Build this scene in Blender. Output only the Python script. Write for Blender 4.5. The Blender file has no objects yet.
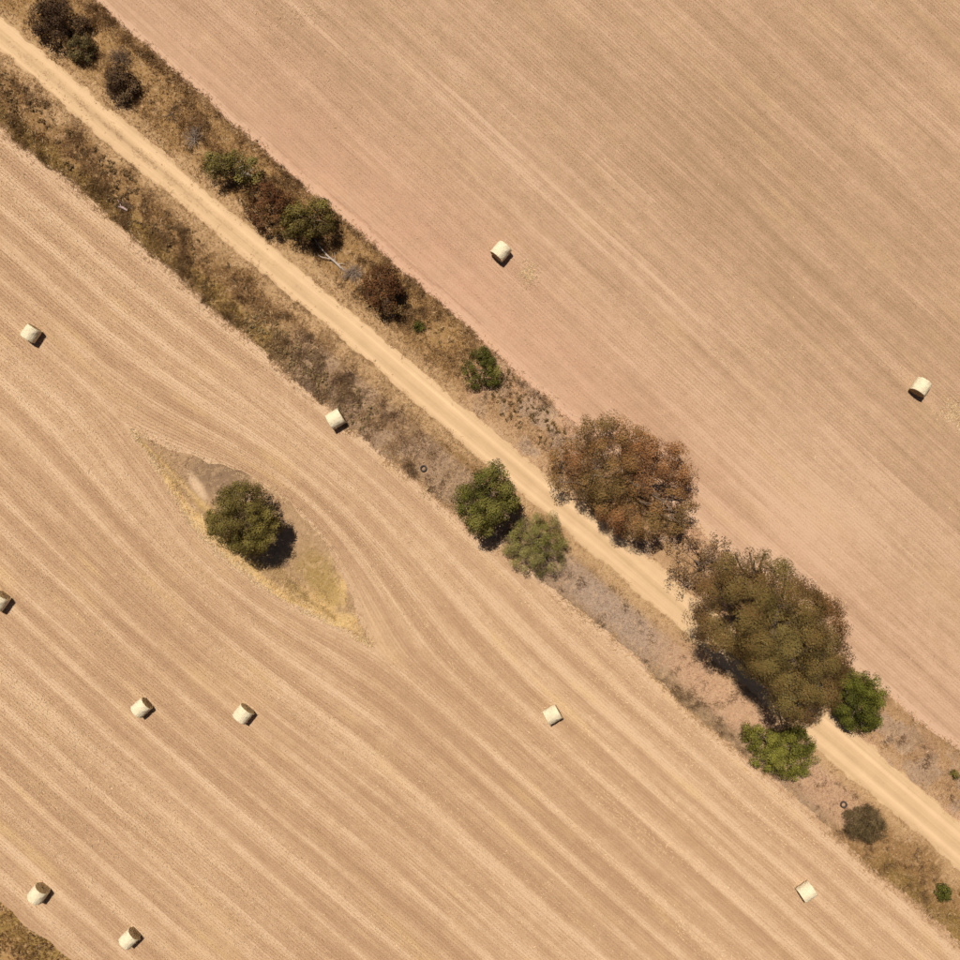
import bpy, math
import numpy as np
from mathutils import Vector

# ------------------------------------------------------------------ camera, world, sun, exposure
SC = bpy.context.scene
COL = SC.collection
S = 0.1            # metres on the ground per photo pixel
H = 88.6           # flying height of the drone camera
cam_d = bpy.data.cameras.new('drone_camera')
cam = bpy.data.objects.new('drone_camera', cam_d)
COL.objects.link(cam)
cam.location = (0, 0, H)
cam.rotation_euler = (0, 0, 0)
cam_d.sensor_width = 36.0
cam_d.lens = 36.0 * H / (960 * S)
cam_d.clip_start = 0.5
cam_d.clip_end = 6000
SC.camera = cam

SUN_EL = math.radians(65.0)
SX, SY = -0.46, 0.888          # horizontal direction towards the sun
SUN_AZ = math.atan2(SX, SY)
world = bpy.data.worlds.new('World')
SC.world = world
world.use_nodes = True
wn = world.node_tree
sky = wn.nodes.new('ShaderNodeTexSky')
sky.sky_type = 'NISHITA'
sky.sun_disc = False
sky.sun_elevation = SUN_EL
sky.sun_rotation = SUN_AZ
sky.air_density = 0.35          # dry, slightly dusty summer air
sky.dust_density = 1.0
sky.ozone_density = 0.0
bg = wn.nodes['Background']
bg.inputs['Strength'].default_value = 0.05
wn.links.new(sky.outputs[0], bg.inputs[0])

sun_d = bpy.data.lights.new('sun', 'SUN')
sun_d.energy = 5.0
sun_d.angle = math.radians(0.53)
sun_d.color = (1.0, 0.948, 0.862)
sun = bpy.data.objects.new('sun', sun_d)
COL.objects.link(sun)
sun.location = (-30, 60, 120)
to_sun = Vector((SX * math.cos(SUN_EL), SY * math.cos(SUN_EL), math.sin(SUN_EL)))
sun.rotation_euler = to_sun.to_track_quat('Z', 'Y').to_euler()

SC.view_settings.view_transform = 'Standard'
SC.view_settings.look = 'None'
SC.view_settings.gamma = 1.0
SC.view_settings.exposure = 0.17
SC.cycles.max_bounces = 6
SC.cycles.transparent_max_bounces = 4

rng = np.random.default_rng(7)

# ------------------------------------------------------------------ numpy helpers
def hash2(ix, iy, seed):
    n = (ix.astype(np.int64) * 374761393 + iy.astype(np.int64) * 668265263 + seed * 982451653) & 0xffffffff
    n = ((n ^ (n >> 13)) * 1274126177) & 0xffffffff
    n = n ^ (n >> 16)
    return (n & 0xffffff) / float(0xffffff)

def vnoise(x, y, seed=0):
    x = np.asarray(x, float); y = np.asarray(y, float)
    ix = np.floor(x); iy = np.floor(y)
    fx = x - ix; fy = y - iy
    fx = fx * fx * (3 - 2 * fx); fy = fy * fy * (3 - 2 * fy)
    a = hash2(ix, iy, seed); b = hash2(ix + 1, iy, seed)
    c = hash2(ix, iy + 1, seed); d = hash2(ix + 1, iy + 1, seed)
    return (a * (1 - fx) + b * fx) * (1 - fy) + (c * (1 - fx) + d * fx) * fy

def fbm(x, y, seed=0, octs=4):
    v = 0; a = 0.5; f = 1.0
    for o in range(octs):
        v = v + a * vnoise(np.asarray(x) * f, np.asarray(y) * f, seed + o * 17)
        a *= 0.5; f *= 2.03
    return v / (1 - 0.5 ** octs)

def sstep(a, b, x):
    t = np.clip((x - a) / (b - a), 0, 1)
    return t * t * (3 - 2 * t)

def W(px, py, z=0.0):
    k = (H - z) / H
    return np.array(((px - 480) * S * k, -(py - 480) * S * k))

# road frame: s along the road (to the lower right of the photo), t across (to the upper right), metres
RA = math.atan(0.847)
CX, SNX = math.cos(RA), math.sin(RA)
R0 = W(480, 438.5)
def st2xy(s, t):
    return R0[0] + s * CX + t * SNX, R0[1] - s * SNX + t * CX
def xy2st(x, y):
    dx, dy = x - R0[0], y - R0[1]
    return dx * CX - dy * SNX, dx * SNX + dy * CX
def px2st(px, py):
    x, y = W(px, py)
    return xy2st(x, y)

def mesh_np(name, verts, faces, smooth=False):
    """verts (n,3), faces (m,k) -> mesh data"""
    me = bpy.data.meshes.new(name)
    verts = np.ascontiguousarray(verts, np.float32); faces = np.ascontiguousarray(faces, np.int32)
    m, k = faces.shape
    me.vertices.add(len(verts)); me.vertices.foreach_set('co', verts.ravel())
    me.loops.add(m * k); me.loops.foreach_set('vertex_index', faces.ravel())
    me.polygons.add(m)
    me.polygons.foreach_set('loop_start', np.arange(0, m * k, k, dtype=np.int32))
    me.polygons.foreach_set('loop_total', np.full(m, k, np.int32))
    if smooth:
        me.polygons.foreach_set('use_smooth', np.ones(m, bool))
    me.update(calc_edges=True)
    me.validate()
    return me

def fattr(me, name, vals):
    a = me.attributes.new(name, 'FLOAT', 'POINT')
    a.data.foreach_set('value', np.ascontiguousarray(vals, np.float32).ravel())
def cattr(me, name, vals):
    a = me.attributes.new(name, 'FLOAT_COLOR', 'POINT')
    v = np.ones((len(vals), 4), np.float32); v[:, :3] = vals
    a.data.foreach_set('color', v.ravel())

def link(name, me, mat=None, parent=None, loc=None):
    o = bpy.data.objects.new(name, me)
    COL.objects.link(o)
    if mat is not None and me is not None and len(me.materials) == 0:
        me.materials.append(mat)
    if parent is not None:
        o.parent = parent
    if loc is not None:
        o.location = loc
    return o
def tag(o, label=None, cat=None, group=None, kind=None):
    if label: o['label'] = label
    if cat: o['category'] = cat
    if group: o['group'] = group
    if kind: o['kind'] = kind
    return o

def grid_faces(nu, nv):
    i = np.arange(nu - 1)[:, None] * nv + np.arange(nv - 1)[None, :]
    i = i.ravel()
    return np.stack([i, i + nv, i + nv + 1, i + 1], 1)

# ------------------------------------------------------------------ shader helpers
class G:
    def __init__(self, name):
        self.mat = bpy.data.materials.new(name)
        self.mat.use_nodes = True
        self.nt = self.mat.node_tree
        self.b = self.nt.nodes['Principled BSDF']
        self.b.inputs['Roughness'].default_value = 0.9
        self.b.inputs['Specular IOR Level'].default_value = 0.12
    def n(self, t, **kw):
        nd = self.nt.nodes.new(t)
        for k, v in kw.items(): setattr(nd, k, v)
        return nd
    def put(self, sock, v):
        if isinstance(v, bpy.types.NodeSocket): self.nt.links.new(v, sock)
        elif v is not None: sock.default_value = v
    def m(self, op, a, b=None, c=None, clamp=False):
        nd = self.n('ShaderNodeMath', operation=op); nd.use_clamp = clamp
        for i, v in enumerate((a, b, c)):
            if v is not None: self.put(nd.inputs[i], v)
        return nd.outputs[0]
    def attr(self, name, out='Fac'):
        nd = self.n('ShaderNodeAttribute'); nd.attribute_name = name
        return nd.outputs[out]
    def xyz(self, x, y, z=0.0):
        nd = self.n('ShaderNodeCombineXYZ')
        for i, v in enumerate((x, y, z)): self.put(nd.inputs[i], v)
        return nd.outputs[0]
    def pos(self):
        return self.n('ShaderNodeTexCoord').outputs['Object']
    def noise(self, vec, scale=1.0, detail=2.0, rough=0.5, dist=0.0):
        nd = self.n('ShaderNodeTexNoise')
        self.put(nd.inputs['Vector'], vec)
        nd.inputs['Scale'].default_value = scale; nd.inputs['Detail'].default_value = detail
        nd.inputs['Roughness'].default_value = rough; nd.inputs['Distortion'].default_value = dist
        return nd.outputs['Fac']
    def ramp(self, fac, stops, interp='LINEAR'):
        nd = self.n('ShaderNodeValToRGB'); cr = nd.color_ramp; cr.interpolation = interp
        while len(cr.elements) < len(stops): cr.elements.new(0.5)
        for e, (p, c) in zip(cr.elements, stops):
            e.position = p; e.color = (*c, 1)
        self.put(nd.inputs[0], fac)
        return nd.outputs[0]
    def mix(self, fac, a, b, blend='MIX'):
        nd = self.n('ShaderNodeMix', data_type='RGBA', blend_type=blend)
        self.put(nd.inputs[0], fac)
        self.put(nd.inputs[6], a if not isinstance(a, tuple) else (*a, 1))
        self.put(nd.inputs[7], b if not isinstance(b, tuple) else (*b, 1))
        return nd.outputs[2]
    def rng(self, v, a, b, c=0.0, d=1.0):
        nd = self.n('ShaderNodeMapRange'); nd.clamp = True
        self.put(nd.inputs[0], v)
        for i, q in enumerate((a, b, c, d)): nd.inputs[i + 1].default_value = q
        return nd.outputs[0]
    def bump(self, h, strength=0.5, dist=0.05):
        nd = self.n('ShaderNodeBump'); nd.inputs['Strength'].default_value = strength
        nd.inputs['Distance'].default_value = dist
        self.put(nd.inputs['Height'], h)
        self.put(self.b.inputs['Normal'], nd.outputs[0])
    def col(self, c):
        self.put(self.b.inputs['Base Color'], c if not isinstance(c, tuple) else (*c, 1))
        return self

# ------------------------------------------------------------------ ground materials
def field_material(name, dark, mid, pale, accent, right=False, tracks=()):
    g = G(name)
    row, al = g.attr('row'), g.attr('along')
    def n(fr, fa, detail=2, off=0.0, rough=0.5):
        return g.noise(g.xyz(g.m('MULTIPLY', row, fr), g.m('MULTIPLY', al, fa), off), 1.0, detail, rough)
    P = g.pos()
    band = n(0.42, 0.010, 1.5, 3.1)
    band2 = n(1.15, 0.022, 2, 7.7)
    fine = n(3.6, 0.16, 2, 1.3)
    macro = g.noise(P, 0.045, 3, 0.55)
    blot = g.noise(P, 0.9, 3, 0.6)
    grain = g.noise(P, 7.0, 3, 0.7)
    wave = g.m('SINE', g.m('MULTIPLY', g.m('ADD', row, g.m('MULTIPLY', g.noise(P, 0.5, 1), 0.12)), 2 * math.pi / 0.29))
    wmod = g.rng(n(0.5, 0.03, 2, 11.0), 0.42, 0.62)
    f = g.m('MULTIPLY', g.m('SUBTRACT', band, 0.5), 0.8 if right else 1.0)
    f = g.m('MULTIPLY_ADD', g.m('SUBTRACT', band2, 0.5), 0.8 if right else 1.25, f)
    f = g.m('MULTIPLY_ADD', g.m('SUBTRACT', fine, 0.5), 0.95, f)
    f = g.m('MULTIPLY_ADD', g.m('SUBTRACT', macro, 0.5), 1.1 if right else 0.6, f)
    f = g.m('MULTIPLY_ADD', g.m('SUBTRACT', blot, 0.5), 0.75, f)
    f = g.m('MULTIPLY_ADD', g.m('SUBTRACT', grain, 0.5), 1.0, f)
    f = g.m('MULTIPLY_ADD', g.m('MULTIPLY', wave, wmod), 0.17, f)
    if right:
        for r0, a0, wd, ln, am in tracks:
            k = g.rng(g.m('ABSOLUTE', g.m('SUBTRACT', g.m('MULTIPLY_ADD', g.noise(P, 0.15, 1), 0.5, row), r0 + 0.25)), wd * 0.3, wd, 1.0, 0.0)
            k = g.m('MULTIPLY', k, g.rng(g.m('ABSOLUTE', g.m('SUBTRACT', al, a0)), ln * 0.3, ln, 1.0, 0.0))
            f = g.m('MULTIPLY_ADD', g.m('MULTIPLY', k, g.rng(n(1.0, 0.25, 3, 31.0), 0.3, 0.6, 0.35, 1.0)), am, f)
    else:
        sw = g.m('SINE', g.m('MULTIPLY', g.m('MULTIPLY_ADD', n(0.25, 0.02, 2, 41.0), 1.1, row), 2 * math.pi / 2.62))
        sw = g.rng(sw, 0.0, 0.95)
        f = g.m('MULTIPLY_ADD', g.m('MULTIPLY', sw, g.rng(n(0.35, 0.05, 2, 47.0), 0.3, 0.6, 0.4, 1.0)), 0.50, f)
        f = g.m('SUBTRACT', f, 0.15)
    f = g.m('ADD', g.m('ADD', f, g.attr('tone')), 0.5, clamp=True)
    c = g.ramp(f, [(0.0, dark), (0.5, mid), (1.0, pale)])
    acc = g.m('MULTIPLY', g.attr('accent'), g.rng(g.noise(P, 0.35, 3), 0.3, 0.65, 0.55, 1.0))
    c = g.mix(acc, c, g.mix(grain, c, accent))
    # yellowish straw residue
    yel = g.rng(g.m('MULTIPLY', n(0.8, 0.05, 3, 21.0), g.rng(g.noise(P, 0.12, 2), 0.35, 0.65, 0.6, 1.1)), 0.5, 0.72, 0.0, 0.2 if right else 0.5)
    c = g.mix(yel, c, (0.50, 0.335, 0.165))
    g.col(c)
    g.bump(g.m('ADD', g.m('MULTIPLY', wave, 0.35), g.m('ADD', grain, fine)), 0.55, 0.05)
    return g.mat

M_FIELD_L = field_material('straw_stubble_ground', (0.330, 0.200, 0.113), (0.405, 0.258, 0.150), (0.505, 0.345, 0.215), (0.44, 0.28, 0.175))
RROW = math.radians(38.0) - RA     # rows in the right field run a little flatter than the road
def row_right(px, py):
    ss, tt = px2st(px, py)
    return tt * math.cos(RROW) - ss * math.sin(RROW), ss * math.cos(RROW) + tt * math.sin(RROW)
TRACKS = [(*row_right(572, 203), 0.28, 26.0, 0.55), (*row_right(585, 232), 0.30, 24.0, 0.5), (*row_right(300, 12), 0.3, 12.0, 0.7),
          (*row_right(860, 330), 0.35, 18.0, 0.35), (*row_right(880, 355), 0.35, 18.0, 0.3), (*row_right(740, 470), 0.35, 16.0, 0.4),
          (*row_right(820, 560), 0.5, 20.0, 0.3), (*row_right(760, 375), 0.6, 10.0, -0.5), (*row_right(700, 350), 0.5, 8.0, -0.35)]
M_FIELD_R = field_material('pinkish_stubble_ground', (0.288, 0.178, 0.103), (0.368, 0.234, 0.141), (0.460, 0.305, 0.196), (0.500, 0.268, 0.182), True, TRACKS)

g = G('compacted_dirt')
t_, s_ = g.attr('across'), g.attr('along')
P = g.pos()
st = g.noise(g.xyz(g.m('MULTIPLY', t_, 2.6), g.m('MULTIPLY', s_, 0.03)), 1.0, 3, 0.55)
gr = g.noise(P, 6.0, 4, 0.7)
bl = g.noise(P, 0.5, 3, 0.55)
f = g.m('ADD', g.m('MULTIPLY', g.m('SUBTRACT', st, 0.5), 1.1), g.m('MULTIPLY', g.m('SUBTRACT', gr, 0.5), 0.35))
f = g.m('MULTIPLY_ADD', g.m('SUBTRACT', bl, 0.5), 0.5, f)
f = g.m('ADD', g.m('ADD', f, g.attr('tone')), 0.5, clamp=True)
g.col(g.ramp(f, [(0.0, (0.37, 0.240, 0.128)), (0.45, (0.485, 0.322, 0.178)), (1.0, (0.60, 0.412, 0.238))]))
g.bump(gr, 0.35, 0.03)
M_ROAD = g.mat

g = G('dry_verge_soil')
P = g.pos()
gr = g.noise(P, 5.0, 4, 0.7)
bl = g.noise(P, 1.6, 3, 0.6, 0.6)
c = g.attr('gcol', 'Color')
c = g.mix(g.rng(gr, 0.3, 0.7, 0.0, 0.75), c, g.mix(1.0, c, (0.62, 0.58, 0.5), 'MULTIPLY'))
c = g.mix(g.rng(bl, 0.52, 0.7, 0.0, 0.55), c, (0.46, 0.30, 0.17))
g.col(c)
g.bump(g.m('ADD', gr, bl), 0.7, 0.08)
M_VERGE = g.mat

g = G('bare_farm_soil')
P = g.pos()
g.col(g.ramp(g.m('ADD', g.m('MULTIPLY', g.noise(P, 0.02, 5), 0.6), g.m('MULTIPLY', g.noise(P, 1.5, 4), 0.4)),
             [(0.3, (0.30, 0.18, 0.09)), (0.7, (0.45, 0.29, 0.165))]))
M_SOIL = g.mat

def straw_material(name, c0, c1, c2):
    g = G(name)
    geo = g.n('ShaderNodeNewGeometry')
    g.col(g.ramp(geo.outputs['Random Per Island'], [(0.0, c0), (0.55, c1), (1.0, c2)]))
    return g.mat
M_STALK_L = straw_material('stubble_stalks', (0.36, 0.21, 0.105), (0.46, 0.29, 0.155), (0.56, 0.385, 0.22))
M_STALK_R = straw_material('stubble_stalks_pinkish', (0.32, 0.19, 0.10), (0.41, 0.255, 0.145), (0.50, 0.335, 0.195))
M_STRAW = straw_material('loose_straw', (0.48, 0.32, 0.17), (0.60, 0.43, 0.24), (0.70, 0.53, 0.32))

def gcol_material(name, transl=0.0):
    g = G(name)
    c = g.attr('gcol', 'Color')
    g.col(c)
    if transl > 0:
        tr = g.n('ShaderNodeBsdfTranslucent'); g.put(tr.inputs[0], c)
        mx = g.n('ShaderNodeMixShader'); mx.inputs[0].default_value = transl
        out = g.nt.nodes['Material Output']
        g.nt.links.new(g.b.outputs[0], mx.inputs[1]); g.nt.links.new(tr.outputs[0], mx.inputs[2])
        g.nt.links.new(mx.outputs[0], out.inputs[0])
    return g.mat
M_GRASS = gcol_material('dry_grass_blades', 0.15)
M_LEAF = gcol_material('leaves', 0.08)

# ------------------------------------------------------------------ the lie of the land
def edge_right(s):     # field edge, upper right of the road
    base = np.interp(s, [-110, -51, -33, -10, 0, 8, 20, 30, 45, 62, 110],
                        [8.6, 8.3, 7.9, 7.6, 7.2, 7.0, 7.3, 6.6, 6.3, 7.4, 7.5])
    return base + (fbm(s * 0.35, s * 0 + 3.3, 5, 5) - 0.5) * 0.9 + (vnoise(s * 4.1, s * 0, 8) - 0.5) * 0.22
def edge_left(s):
    base = np.interp(s, [-110, -50, -40, -18, -10, 0, 12, 20, 26, 32, 45, 52, 58, 62, 110],
                        [-6.9, -6.8, -6.9, -7.2, -7.3, -7.0, -6.9, -6.6, -6.4, -7.0, -6.9, -7.3, -7.2, -7.2, -7.1])
    return base + (fbm(s * 0.35, s * 0 + 9.1, 15, 5) - 0.5) * 0.9 + (vnoise(s * 4.3, s * 0, 28) - 0.5) * 0.22
def road_c(s):
    return (fbm(s * 0.06, s * 0 + 1.0, 41, 2) - 0.5) * 0.35
def road_w(s):
    return np.interp(s, [-110, -60, -10, 10, 30, 110], [1.42, 1.42, 1.45, 1.6, 1.95, 2.1]) + (fbm(s * 0.5, s * 0, 42, 4) - 0.5) * 0.5 + (vnoise(s * 2.6, s * 0, 47) - 0.5) * 0.22
EDGE_FAR = -66.4
def edge_far(s):
    return EDGE_FAR + (fbm(s * 0.3, s * 0 + 5, 71, 4) - 0.5) * 0.9

def verge_z(x, y):
    return 0.02 + 0.22 * (fbm(x * 0.45, y * 0.45, 90, 3) - 0.35).clip(0)
def ground_z(x, y):
    x = np.asarray(x, float); y = np.asarray(y, float)
    s, t = xy2st(x, y)
    inv = (t > edge_left(s)) & (t < edge_right(s)) & (np.abs(t - road_c(s)) > road_w(s))
    return np.where(inv, verge_z(x, y), 0.03)

# island of uncut grass round the lone tree
TA, TB = np.array(px2st(128, 427)), np.array(px2st(375, 648))
IC = (TA + TB) / 2
IL = np.linalg.norm(TB - TA) / 2
IAX = (TB - TA) / (2 * IL)
def isl_local(s, t):
    ds, dt = s - IC[0], t - IC[1]
    return ds * IAX[0] + dt * IAX[1], -ds * IAX[1] + dt * IAX[0]
WU, WL = 5.0, 3.15
def lens_w(a, upper, soft=0.0):
    L = IL * (1 + soft)
    q = np.clip(1 - (a / L) ** 2, 0, None)
    bell = q ** (1.6 + soft)
    # upper side bulges late (towards the lower right tip), lower side early
    skew = np.where(upper, 1 + 0.22 * a / IL, 1 - 0.06 * a / IL).clip(0.4, 1.6)
    return np.where(upper, WU, WL) * bell * skew
LAM_U, LAM_L = 9.5, 14.0
def fwd_row(a, r):
    """row coordinate r at axial position a -> lateral offset in the island frame"""
    up = r >= 0
    ar = np.abs(r)
    lam = np.where(up, LAM_U, LAM_L)
    w = lens_w(a, up, 0.10 + ar / 9.0)
    return np.where(up, 1, -1) * (ar + w * np.exp(-ar / lam))
def inv_row(a, q):
    up = q >= 0
    aq = np.abs(q)
    lo = np.zeros_like(aq); hi = aq.copy()
    sg = np.where(up, 1.0, -1.0)
    for _ in range(26):
        mid = (lo + hi) / 2
        v = np.abs(fwd_row(a, sg * np.maximum(mid, 1e-6)))
        big = v > aq
        hi = np.where(big, mid, hi); lo = np.where(big, lo, mid)
    return sg * (lo + hi) / 2
def in_island(s, t, grow=0.0):
    a, q = isl_local(s, t)
    up = q >= 0
    nz = (fbm(s * 0.9, t * 0.9, 61, 3) - 0.5) * 0.7
    return (np.abs(q) < lens_w(a, up) + grow + nz * (np.abs(a) < IL * 0.97)) & (np.abs(a) < IL)

# ------------------------------------------------------------------ ground sheets
def sheet(name, s, tlo, thi, nt, z, mat, power=1.0, extra=None):
    """strip in road coordinates between two edge functions"""
    u = np.linspace(0, 1, nt)
    if power != 1.0:
        u = 0.5 - 0.5 * np.sign(0.5 - u) * np.abs(1 - 2 * u) ** power
    lo, hi = tlo(s), thi(s)
    T = lo[:, None] + (hi - lo)[:, None] * u[None, :]
    Sg = np.repeat(s[:, None], nt, 1)
    x, y = st2xy(Sg.ravel(), T.ravel())
    zz = z(x, y, Sg.ravel(), T.ravel()) if callable(z) else np.full(x.shape, z)
    me = mesh_np(name, np.stack([x, y, zz], 1), grid_faces(len(s), nt)[:, ::-1], True)
    if extra: extra(me, x, y, Sg.ravel(), T.ravel())
    o = link(name, me, mat)
    return o

# whole countryside
n = 41
lin = np.sign(np.linspace(-1, 1, n)) * np.abs(np.linspace(-1, 1, n)) ** 2.0 * 2500
gx, gy = np.meshgrid(lin, lin, indexing='ij')
me = mesh_np('ground', np.stack([gx.ravel(), gy.ravel(), np.full(gx.size, -0.06)], 1), grid_faces(n, n))
tag(link('ground', me, M_SOIL), 'bare dry farmland reaching to the horizon', 'ground', kind='structure')

s_fine = np.concatenate([np.linspace(-220, -82, 70)[:-1], np.linspace(-82, 82, 821), np.linspace(82, 220, 70)[1:]])

def left_attrs(me, x, y, s, t):
    a, q = isl_local(s, t)
    r = inv_row(a, q)
    fattr(me, 'row', r); fattr(me, 'along', s)
    edge = edge_left(s)
    d = edge - t
    tone = 0.16 * np.exp(-(d / 1.3) ** 2) + 0.06 * sstep(14, 2, d)
    # worn headland turn above the island
    tone = tone + 0.10 * np.exp(-(((r - 0.6) / 0.9) ** 2)) * np.exp(-(a / 22) ** 2)
    fattr(me, 'tone', tone)
    fattr(me, 'accent', 0.35 * sstep(9, 1, d))
o = sheet('stubble_field', s_fine, edge_far, edge_left, 92, 0.03, M_FIELD_L, 1.0, left_attrs)
tag(o, 'tan stubble field with curving swath lines, lower left of the road', 'field', kind='structure')

def right_attrs(me, x, y, s, t):
    row = t * math.cos(RROW) - s * math.sin(RROW)
    al = s * math.cos(RROW) + t * math.sin(RROW)
    fattr(me, 'row', row); fattr(me, 'along', al)
    d = t - edge_right(s)
    tone = 0.85 * np.exp(-((d - 0.4) / 0.5) ** 2)
    # greyer, thinner patch in the middle of the paddock, paler low on the right
    def blob(px, py, rs, rt):
        ss, tt = px2st(px, py); return np.exp(-((s - ss) / rs) ** 2 - ((t - tt) / rt) ** 2)
    tone = tone - 0.08 * blob(780, 190, 16, 7) - 0.08 * blob(300, 20, 14, 6) + 0.20 * blob(880, 560, 26, 8) + 0.16 * blob(690, 380, 14, 4) + 0.5 * blob(704, 528, 1.0, 0.5)
    tone = tone - 0.06 * sstep(22, 48, t)
    # furrow strips near the verge
    tone = tone - 0.5 * np.exp(-((d - 1.15) / 0.13) ** 2) * (vnoise(s * 0.35, s * 0, 12) > 0.45) * sstep(-45, -25, s) * sstep(-2, -9, s)
    fattr(me, 'tone', tone)
    ss1 = sstep(15.5, 1.0, d) * (0.35 + 0.65 * np.exp(-((s + 14) / 26) ** 2))
    fattr(me, 'accent', np.clip(ss1, 0, 1))
def right_z(x, y, s, t):
    d = t - edge_right(s)
    return 0.03 - 0.07 * np.exp(-((d - 1.15) / 0.16) ** 2) * sstep(-45, -25, s) * sstep(-2, -9, s)
o = sheet('stubble_field', s_fine, edge_right, lambda s: s * 0 + 8.9 + 2.0, 40, right_z, M_FIELD_R, 1.0, right_attrs)
tag(o, 'pinkish bare headland strip along the right verge', 'field', kind='structure')
o2 = sheet('stubble_field', s_fine, lambda s: s * 0 + 10.9, lambda s: s * 0 + 120.0, 56, 0.03, M_FIELD_R, 1.0, right_attrs)
# one field, one mesh: weld the headland strip to the paddock
def join_meshes(a, b):
    va = np.empty(len(a.data.vertices) * 3, np.float32); a.data.vertices.foreach_get('co', va)
    vb = np.empty(len(b.data.vertices) * 3, np.float32); b.data.vertices.foreach_get('co', vb)
    fa = np.empty(len(a.data.polygons) * 4, np.int32); a.data.loops.foreach_get('vertex_index', fa)
    fb = np.empty(len(b.data.polygons) * 4, np.int32); b.data.loops.foreach_get('vertex_index', fb)
    me = mesh_np('stubble_field', np.concatenate([va, vb]).reshape(-1, 3), np.concatenate([fa, fb + len(va) // 3]).reshape(-1, 4), True)
    for nm in ('row', 'along', 'tone', 'accent'):
        xa = np.empty(len(va) // 3, np.float32); a.data.attributes[nm].data.foreach_get('value', xa)
        xb = np.empty(len(vb) // 3, np.float32); b.data.attributes[nm].data.foreach_get('value', xb)
        fattr(me, nm, np.concatenate([xa, xb]))
    return me
me = join_meshes(o, o2)
bpy.data.objects.remove(o2); me.materials.append(M_FIELD_R); o.data = me
tag(o, 'pinkish tan stubble field, upper right of the road', 'field', kind='structure')

# palette of the verges (dry albedo)
PALE = np.array((0.46, 0.300, 0.160)); GOLD = np.array((0.318, 0.186, 0.076)); BROWN = np.array((0.205, 0.114, 0.050))
OLIVE = np.array((0.255, 0.158, 0.050)); LAV = np.array((0.345, 0.245, 0.180)); PINK = np.array((0.47, 0.295, 0.185))
def lerp(a, b, f):
    return a + (b - a) * f[:, None]
def verge_col(s, t):
    s = np.asarray(s, float); t = np.asarray(t, float)
    x, y = s, t
    n1 = fbm(s * 0.28, t * 0.28, 101, 4); n2 = fbm(s * 0.8, t * 0.8, 131, 3)
    L = t < 0
    c = np.tile(GOLD, (len(s), 1))
    # left verge
    cl = np.tile(lerp(BROWN[None], GOLD[None], np.array([0.55]))[0], (len(s), 1))
    cl = lerp(cl, PALE, sstep(-3.6, -1.9, t + (n1 - .5) * 4) * 0.8)
    cl = lerp(cl, OLIVE, sstep(-5.0, -6.2, t + (n1 - .5) * 2.5) * 0.9 * (sstep(-14, -24, s) + sstep(27, 30, s) * sstep(42, 38, s) + sstep(56, 60, s)).clip(0, 1))
    cl = lerp(cl, LAV, sstep(-24, -17, s) * sstep(-2.6, -3.6, t) * 0.55 * sstep(56, 48, s))
    cl = lerp(cl, LAV, np.exp(-((s - 21.5) / 7) ** 4) * np.exp(-((t + 4.6) / 1.6) ** 4) * 0.95)
    cl = lerp(cl, PINK, np.exp(-((s - 36) / 9) ** 4) * np.exp(-((t + 3.9) / 1.9) ** 4) * 0.9)
    cl = lerp(cl, PINK, np.exp(-((s - 50) / 5) ** 4) * np.exp(-((t + 4.6) / 1.8) ** 4) * 0.75)
    cl = lerp(cl, BROWN, sstep(0.50, 0.68, n2) * 0.6 * sstep(6, -6, s))
    # right verge
    cr = np.tile(lerp(BROWN[None], GOLD[None], np.array([0.75]))[0], (len(s), 1))
    cr = lerp(cr, GOLD, sstep(0.4, 0.6, n1) * 0.8)
    cr = lerp(cr, PALE, sstep(2.9, 1.6, t + (n1 - .5) * 2.6) * 0.7)
    cr = lerp(cr, BROWN, sstep(6.8, 7.8, t + (n1 - .5) * 1.2) * 0.6 * sstep(-2, -10, s))
    cr = lerp(cr, PINK, sstep(-8, 0, s) * (0.35 + 0.6 * sstep(0.42, 0.6, n1)))
    cr = lerp(cr, LAV, sstep(-6, 2, s) * sstep(0.48, 0.62, n2) * 0.6)
    cr = lerp(cr, BROWN, sstep(34, 40, s) * sstep(0.35, 0.6, n1) * sstep(2.2, 3.2, t) * 0.55)
    c = np.where(L[:, None], cl, cr)
    return c
def verge_attr(me, x, y, s, t):
    cattr(me, 'gcol', verge_col(s, t))
def vz(x, y, s, t):
    d = np.minimum(np.abs(t - edge_left(s)), np.abs(t - edge_right(s)))
    d = np.minimum(d, np.abs(np.abs(t - road_c(s)) - road_w(s)))
    return np.where((t > edge_left(s)) & (t < edge_right(s)), verge_z(x, y), 0.015)
o = sheet('verge', s_fine, lambda s: edge_left(s) - 0.5, lambda s: road_c(s) - road_w(s) + 0.2, 40, vz, M_VERGE, 1.0, verge_attr)
tag(o, 'dry grassy verge between the road and the lower left field', 'verge', kind='structure')
o = sheet('verge', s_fine, lambda s: road_c(s) + road_w(s) - 0.2, lambda s: edge_right(s) + 0.4, 40, vz, M_VERGE, 1.0, verge_attr)
tag(o, 'dry scrubby verge between the road and the upper right field', 'verge', kind='structure')
def far_attr(me, x, y, s, t):
    n1 = fbm(s * 0.4, t * 0.4, 201, 4)
    cattr(me, 'gcol', lerp(np.tile(OLIVE * 1.05, (len(s), 1)), GOLD * 1.1, sstep(0.4, 0.6, n1)))
o = sheet('verge', s_fine, lambda s: s * 0 - 78.0, lambda s: edge_far(s) + 0.05, 40, lambda x, y, s, t: np.where(t > EDGE_FAR - 0.6, 0.012, verge_z(x, y)), M_VERGE, 1.0, far_attr)
tag(o, 'rough olive grass beyond the far field edge, bottom left corner', 'verge', kind='structure')

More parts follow.
